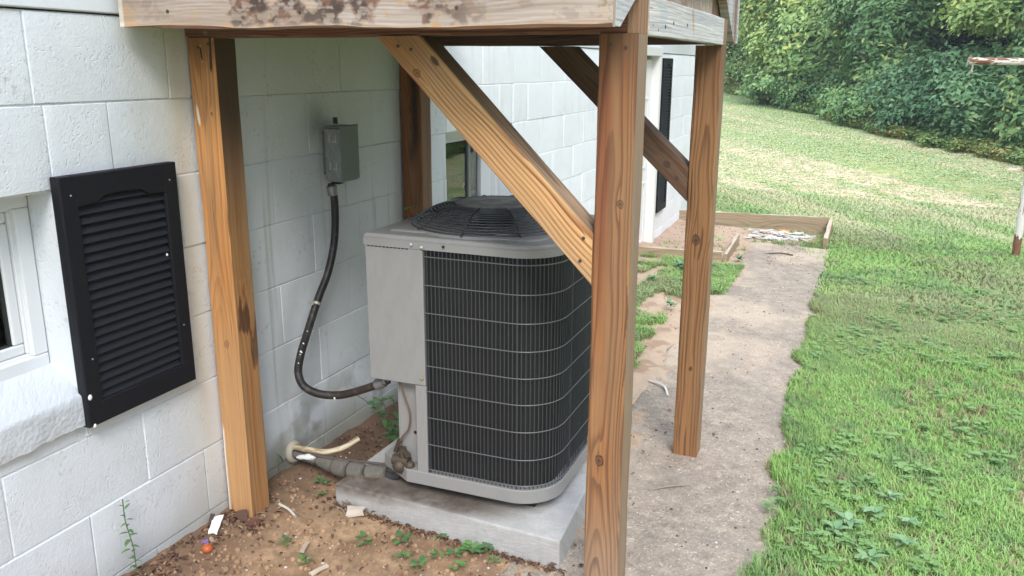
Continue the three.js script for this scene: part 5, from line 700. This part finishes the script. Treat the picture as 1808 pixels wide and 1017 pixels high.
{ // seedlings on the bare soil
  const R = rng(1301); const spots = [[0.565, -1.955, 1.1, 5], [0.555, -2.0, 0.7, 4], [0.66, -2.03, 1.0, 5], [0.475, -1.90, 1.2, 5], [0.78, -1.995, 1.3, 7], [0.815, -2.02, 1.2, 7], [0.74, -1.96, 0.9, 6], [0.70, -1.93, 1.0, 5], [0.68, -1.86, 1.0, 5], [0.27, -1.80, 1.0, 4], [0.62, -1.88, 0.8, 4], [0.38, -1.74, 0.9, 5], [0.78, -1.90, 1.1, 6], [0.19, -2.10, 0.8, 5], [0.15, -2.16, 0.9, 5], [0.86, -1.97, 0.9, 5]];
  spots.forEach(([x, z, s0, n]) => { const s = s0 * (0.55 + 0.35 * R()); const L = [], st = []; for (let i = 0; i < n; i++) { const a = i / n * 6.28 + R(), h = (0.010 + 0.02 * R()) * s; st.push(cyl([0, 0, 0], [Math.cos(a) * 0.006, h, Math.sin(a) * 0.006], 0.0012, 0.001, 5)); L.push([xf(leafGeo(0.030 * s * (0.7 + 0.6 * R()), 0.020 * s, 0.2, 0.2), [Math.cos(a) * 0.006, h, -Math.sin(a) * -0.006], -a, 0.35), Math.floor(R() * 3)]); } plantThing('seedling', 'small green seedling sprouting on the tan soil by the slab', 'seedling', x, z, L, st, greens, 'seedlings on the bare soil around the slab'); });
  // slender weed against the wall
  { const L = [], st = [tube([[0, 0, 0], [0.006, 0.09, 0.006], [-0.004, 0.17, 0.012], [0.0, 0.235, 0.016]], 0.0016, 20, 5)]; for (let i = 0; i < 22; i++) { const t = i / 22, y = 0.02 + 0.215 * t, a = i * 2.4, s = (t > 0.3 && t < 0.5 ? 0.030 : 0.021) * (0.7 + 0.5 * R()); L.push([xf(leafGeo(s, s * 0.42, 0.2, 0.3), [0.003, y, 0.007 + 0.01 * t], a, t > 0.8 ? 0.7 : 0.15), i % 4]); } plantThing('tall_weed', 'slender leafy weed growing up against the white wall at lower left', 'weed', 0.032, -1.475, L, st, [greens[3], greens[1], greens[3], greens[0]]); }
  plantThing('seedling', 'single drooping leaf on the wall just right of the near post', 'seedling', 0.02, -2.10, [[xf(leafGeo(0.04, 0.024, 0.2, 0.3), [0, 0.09, 0], 1.1, -0.9), 1]], [tube([[0, 0, 0], [0.002, 0.06, 0.0], [0, 0.09, 0]], 0.0014, 10, 5)], greens);
  // creeper behind the unit
  { const L = [], st = []; for (let k = 0; k < 5; k++) { const bx = (k - 2) * 0.045, pts = [[0, 0, 0], [bx * 0.5, 0.09, 0.01 * k], [bx, 0.17 + 0.02 * k, 0.03], [bx * 1.5, 0.20 + 0.03 * R(), 0.06]]; st.push(tube(pts, 0.0018, 14, 5)); const c = new THREE.CatmullRomCurve3(pts.map((p) => new THREE.Vector3(...p))); for (let i = 0; i < 9; i++) { const p = c.getPointAt(0.2 + 0.8 * i / 9); L.push([xf(leafGeo(0.045 * (0.6 + 0.6 * R()), 0.030 * (0.7 + 0.5 * R()), 0.25, 0.25), [p.x, p.y, p.z], R() * 6.28, -0.2 + 0.5 * R()), i % 3]); } } plantThing('creeper', 'green creeper behind the air conditioner where the conduit enters', 'creeper', 0.215, -2.56, L, st, greens); }
  { const L = [], st = []; for (let k = 0; k < 3; k++) { const pts = [[0, 0, 0], [0.01 * k, 0.40, 0.01], [(k - 1) * 0.045, 0.80, 0.02], [(k - 1) * 0.07, 0.885, 0.05]]; st.push(tube(pts, 0.0022, 18, 5)); for (let i = 0; i < 4; i++) L.push([xf(leafGeo(0.055, 0.042, 0.2, 0.3), [pts[3][0], 0.885 - i * 0.05, pts[3][2]], R() * 6.28, -0.3 + 0.4 * R()), (k + i) % 2 === 0 ? 2 : 0]); } plantThing('creeper', 'bright creeper tips rising behind the top cover in front of the far wall post', 'creeper', 0.24, -2.86, L, st, greens); }
  // broad pale leaves in the grass
  const br = [[1.80, -2.66, .7], [1.88, -2.78, .65], [1.96, -2.60, .6], [1.86, -2.44, .55], [1.93, -2.92, .5], [1.76, -2.58, .55], [1.98, -2.76, .45]];
  br.forEach(([x, z, s]) => { const L = [], n = 8; for (let i = 0; i < n; i++) { const a = i / n * 6.28 + 0.5 * R(); L.push([xf(leafGeo(0.085 * s * (0.5 + 0.7 * R()), 0.036 * s * (0.8 + .5 * R()), 0.3, 0.35), [Math.cos(a) * 0.004, 0.025 + 0.02 * R(), 0], a, 0.3 + 0.4 * R()), i % 3]); } plantThing('broadleaf_weed', 'pale broad leaved weed among the grass at the lower right', 'weed', x, z, L, [], pales, 'broad leaved weeds in the grass beside the path'); });
  const st2 = [[0.50, -6.55, .7], [0.56, -6.45, .6], [0.72, -6.75, .55], [0.42, -5.9, 0.5], [0.70, -5.2, .5], [0.62, -6.2, 0.5], [0.88, -7.15, 0.5]]; st2.forEach(([x, z, s]) => { const L = [], n = 12; for (let i = 0; i < n; i++) { const a = i / n * 12.56 + 0.5 * R(); L.push([xf(leafGeo(0.11 * s * (0.6 + 0.6 * R()), 0.05 * s, 0.2, 0.3), [0, 0.02 + 0.03 * R(), 0], a, 0.35 + 0.5 * R()), i % 3]); } plantThing('broadleaf_weed', 'green weed on the bare strip before the far bed', 'weed', x, z, L, [], i3(pales, greens), 'weeds on the strip between wall and path'); });
}
function i3(a, b) { return [a[0], b[1], a[1]]; }

renderer.render(scene, camera);
